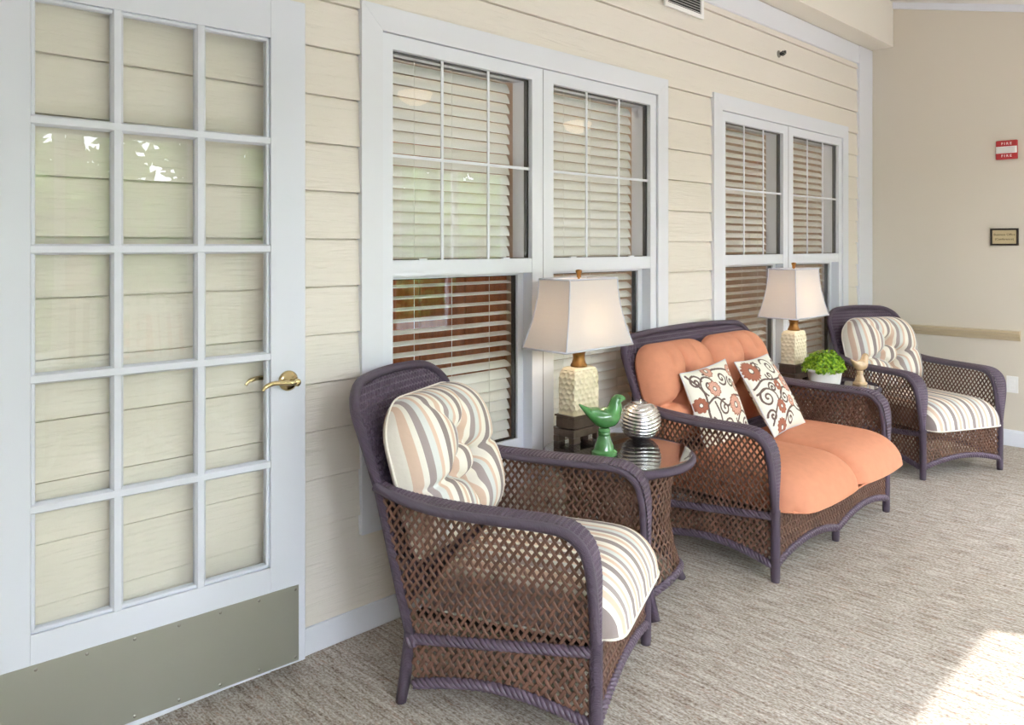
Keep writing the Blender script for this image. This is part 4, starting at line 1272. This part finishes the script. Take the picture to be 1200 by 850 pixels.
# ------------------------------------------------------------------ things fixed to the walls
fs = tag(empty('fire_strobe', (X_END-.001, -.953, 2.074)), 'red fire alarm strobe on the beige end wall', 'fire alarm')
MB().bbox(-.022, 0, -.066, .066, -.066, .066, .004).build('backplate', M_RED, fs)
MB().bbox(-.034, -.0222, -.055, .060, -.019, .019, .003).build('strobe_lens', M_LENS, fs)
MB().box(-.0225, -.0221, -.064, .064, -.024, .024).build('lens_surround', M_WHITE, fs)
RT = Matrix.Rotation(-PI/2, 4, 'Z') @ Matrix.Rotation(PI/2, 4, 'X')
for z in (.043, -.043): text_mesh('lettering', 'F I R E', .024, M_LETTER, fs, Matrix.Translation((-.0226, .0, z)) @ RT, bold=.0006)
sg = tag(empty('office_sign', (X_END-.001, -.937, 1.463)), 'small black-framed office plaque under the fire strobe', 'sign')
mb = MB(); Vw, Fw = grid_wall([-.086, -.074, .074, .086], [-.060, -.048, .048, .060], lambda i, j: not (i == 1 and j == 1), -.016, 0, plane='yz'); mb.add(Vw, Fw)
mb.build('frame', M_BLACKF, sg)
MB().box(-.008, -.001, -.0735, .0735, -.0475, .0475).build('plate', M_PLATE, sg)
text_mesh('lettering', 'Business Office', .0215, M_INK, sg, Matrix.Translation((-.0085, 0, .016)) @ RT)
text_mesh('lettering', '(Conference)', .0215, M_INK, sg, Matrix.Translation((-.0085, 0, -.016)) @ RT)
ot = tag(empty('wall_outlet', (X_END-.001, -.985, .43)), 'white electrical outlet low on the beige end wall', 'outlet')
MB().bbox(-.006, 0, -.036, .036, -.058, .058, .002).build('cover_plate', M_WHITE, ot)
for z in (-.02, .02): MB().bbox(-.0085, -.0062, -.016, .016, z-.014, z+.014, .002).build('socket', M_WHITE, ot)
vt = tag(empty('wall_vent', (3.70, -.031, 2.675)), 'white louvred air vent high on the lap siding', 'vent')
Vw, Fw = grid_wall([-.19, -.165, .165, .19], [0, .022, .168, .19], lambda i, j: not (i == 1 and j == 1), -.012, 0); mb = MB(); mb.add(Vw, Fw); mb.build('frame', M_WHITE, vt)
MB().box(-.166, .166, -.0012, -.0002, .021, .169).build('backing', M_DARK, vt)
for i in range(10):
    z = .027+i*.0145
    mb = MB(); mb.add([(-.165,-.010,z),(.165,-.010,z),(.165,-.002,z+.006),(-.165,-.002,z+.006),(-.165,-.010,z+.0015),(.165,-.010,z+.0015),(.165,-.002,z+.0075),(-.165,-.002,z+.0075)],
        [(0,3,2,1),(4,5,6,7),(0,1,5,4),(1,2,6,5),(2,3,7,6),(3,0,4,7)]); mb.build('louvre', M_WHITE, vt)
MB().box(-.18, .18, 0, .030, .10, .18).build('duct_collar', M_WHITE, vt).location = (0, 0.0002, 0)
sh = tag(empty('sprinkler_head', (4.83, -.019, 2.645)), 'small black sidewall sprinkler head high on the siding', 'sprinkler')
R90 = Matrix.Rotation(PI/2, 4, 'X')
MB().lathe([(.004, 0), (.024, .001), (.022, .006), (.012, .010)], 20).build('escutcheon', M_SCREW, sh, True).matrix_local = R90
MB().tube([(0, -.008, 0), (0, -.036, 0)], .007, 10).build('nozzle', M_BLACK, sh)
for z in (-.014, .014): MB().tube([(0, -.012, z*.4), (0, -.03, z), (0, -.045, z*.5)], .004, 6).build('frame_arm', M_BLACK, sh)
MB().bbox(-.012, .012, -.047, -.045, -.004, .016, .0006).build('deflector', M_BLACK, sh)

# ------------------------------------------------------------------ what the panes mirror: ceiling lamps, porch chairs, garden
def pendant(loc, label):
    zc = ceil_z(loc[1])
    r = tag(empty('ceiling_lamp', (loc[0], loc[1], zc)), label, 'lamp', 'frosted ceiling lamps of the sunroom')
    dz = loc[2]-zc
    MB().lathe([(.06, -.02), (.06, -.002), (.055, .010)], 24).build('canopy', M_WHITE, r)
    MB().tube([(0, 0, dz+.06), (0, 0, -.01)], .007, 8).build('rod', M_WHITE, r)
    MB().lathe([(.004, dz-.06), (.05, dz-.053), (.10, dz-.025), (.125, dz+.02), (.12, dz+.035), (.02, dz+.058)], 28).build('glass_bowl', M_GLOBE, r, True)
pendant((3.47, -2.05, 2.46), 'frosted bowl ceiling lamp mirrored in the left window pane')
pendant((5.25, -2.05, 2.44), 'frosted bowl ceiling lamp mirrored in the right window pane')

def porch_chair(loc, rz, label):
    c = tag(empty('rocking_chair', loc, rz), label, 'chair', 'white rocking chairs along the sunroom windows')
    for s in (-1, 1):
        x = s*.26
        MB().tube([(x, -.22, .05), (x, -.22, .60)], .02, 8).build('leg', M_CHAIRW, c)
        MB().tube([(x, .22, .05), (x, .24, .42), (x, .36, 1.1)], .02, 8).build('leg', M_CHAIRW, c)
        MB().bbox(x-.045, x+.045, -.28, .28, .60, .625).build('armrest', M_CHAIRW, c)
        MB().tube([(x, y, .022+.10*(y/.5)**2) for y in np.linspace(-.42, .5, 12)], .02, 8).build('rocker', M_CHAIRW, c)
    MB().bbox(-.26, .26, -.25, .25, .40, .43).build('seat', M_CHAIRW, c)
    for z, y in ((.52, .262), (1.06, .352)):
        MB().bbox(-.26, .26, y-.015, y+.015, z-.04, z+.04).build('back_rail', M_CHAIRW, c)
    for i in range(6):
        x = -.20+.08*i
        mb = MB(); mb.add([(x-.02,.255,.5),(x+.02,.255,.5),(x+.02,.275,.5),(x-.02,.275,.5),(x-.02,.34,1.05),(x+.02,.34,1.05),(x+.02,.36,1.05),(x-.02,.36,1.05)],
            [(0,3,2,1),(4,5,6,7),(0,1,5,4),(1,2,6,5),(2,3,7,6),(3,0,4,7)]); mb.build('back_slat', M_CHAIRW, c)
porch_chair((1.25, -3.1, 0), PI+math.radians(15), 'white slat-back rocking chair mirrored in the first column of door panes')
porch_chair((2.0, -3.2, 0), PI-math.radians(10), 'white slat-back rocking chair mirrored in the middle column of door panes')

gr = MB().box(-30, 30, -40, Y_OUT-.21, -.25, -.2).build('ground', M_GROUND); tag(gr, 'ground outside the sunroom, greyed to keep green bounce light out', None, None, 'structure')
def tree(loc, h, rad, label, seed, n=2600):
    rnd = random.Random(seed); t = tag(empty('garden_tree', loc), label, 'tree', 'garden trees mirrored in the panes')
    MB().tube([(0, 0, 0), (.08, .05, h*.4), (-.05, .1, h*.75)], [.16, .12, .05], 8).build('trunk', M_BARK, t, True)
    V = []; F = []
    for i in range(n):
        d = Vector((rnd.gauss(0, 1), rnd.gauss(0, 1), rnd.gauss(0, 1))).normalized()*rnd.uniform(.35, 1)**.5
        c = Vector((d.x*rad, d.y*rad, h*.68+d.z*h*.36)); l = rnd.uniform(.10, .22)
        a = Vector((rnd.uniform(-1, 1), rnd.uniform(-1, 1), rnd.uniform(-1, 1))).normalized(); b = a.orthogonal().normalized()
        o = len(V); V += [c-a*l, c+b*l*.45, c+a*l, c-b*l*.45]; F.append((o, o+1, o+2, o+3))
    f = link_mesh('crown', V, F, M_TLEAF, t); f['kind'] = 'stuff'
tree((1.9, -8.2, -.2), 5.0, 1.2, 'sparse garden tree mirrored in the upper left door panes', 1, 700)
tree((4.3, -9.0, -.2), 5.2, 1.3, 'leafy garden tree mirrored in the middle door panes', 2)
tree((10.2, -8.7, -.2), 5.5, 1.9, 'leafy garden tree mirrored in the window pane behind the striped chair', 3)
rnd = random.Random(21); V = []; F = []
for i in range(15000):
    x = rnd.uniform(-9, 19); z = rnd.uniform(0, 3.0+.35*math.sin(x*1.3)+.2*math.sin(x*3.1)); y = -11.6+rnd.uniform(-.5, .35)+.3*math.sin(x*2)
    c = Vector((x, y, z-.2)); l = rnd.uniform(.10, .20)
    a = Vector((rnd.uniform(-1, 1), rnd.uniform(-1, 1), rnd.uniform(-1, 1))).normalized(); b = a.orthogonal().normalized()
    o = len(V); V += [c-a*l, c+b*l*.5, c+a*l, c-b*l*.5]; F.append((o, o+1, o+2, o+3))
hd = tag(empty('added_hedge', (0, 0, 0)), 'unseen tall hedge added to darken the reflections in the panes', 'hedge')  # hedge added so the panes mirror dark green instead of bright sky
f = link_mesh('foliage', V, F, M_TLEAF, hd); f['kind'] = 'stuff'
MB().box(-9, 19, -12.4, -11.75, -.2, 2.5).build('core', principled('hedge_core', srgb(34, 48, 26), .9), hd)
# brick pier outside
bp = tag(empty('brick_pier', (2.2, -5.2, -.2)), 'red brick garden pier mirrored in the door panes', 'pier')
bm = None
for r_ in range(14):
    for q in range(3):
        for side in (0, 1):
            x = -.3+q*.205+(.05 if r_ % 2 else -.05)
            if bm is None: bm = MB().bbox(0, .195, 0, .092, 0, .062, .003).build('brick', M_BRICK, bp); b_ = bm
            else: b_ = bm.copy(); COL.objects.link(b_); b_.parent = bp
            b_.location = (x, side*.105, r_*.072)
MB().bbox(-.28, .30, .012, .185, 0, 14*.072-.01, .002).build('mortar_core', M_POT, bp)
MB().bbox(-.40, .42, -.04, .24, 14*.072, 14*.072+.06, .006).build('cap_stone', M_POT, bp)

# unseen lights without fixtures, added to brighten the rooms and blind slats
point('room_fill', (2.4, .7, 2.35), 9, (1.0, .84, .68), .12)
point('room_fill_far', (5.0, .75, 2.35), 8, (1.0, .86, .72), .12)
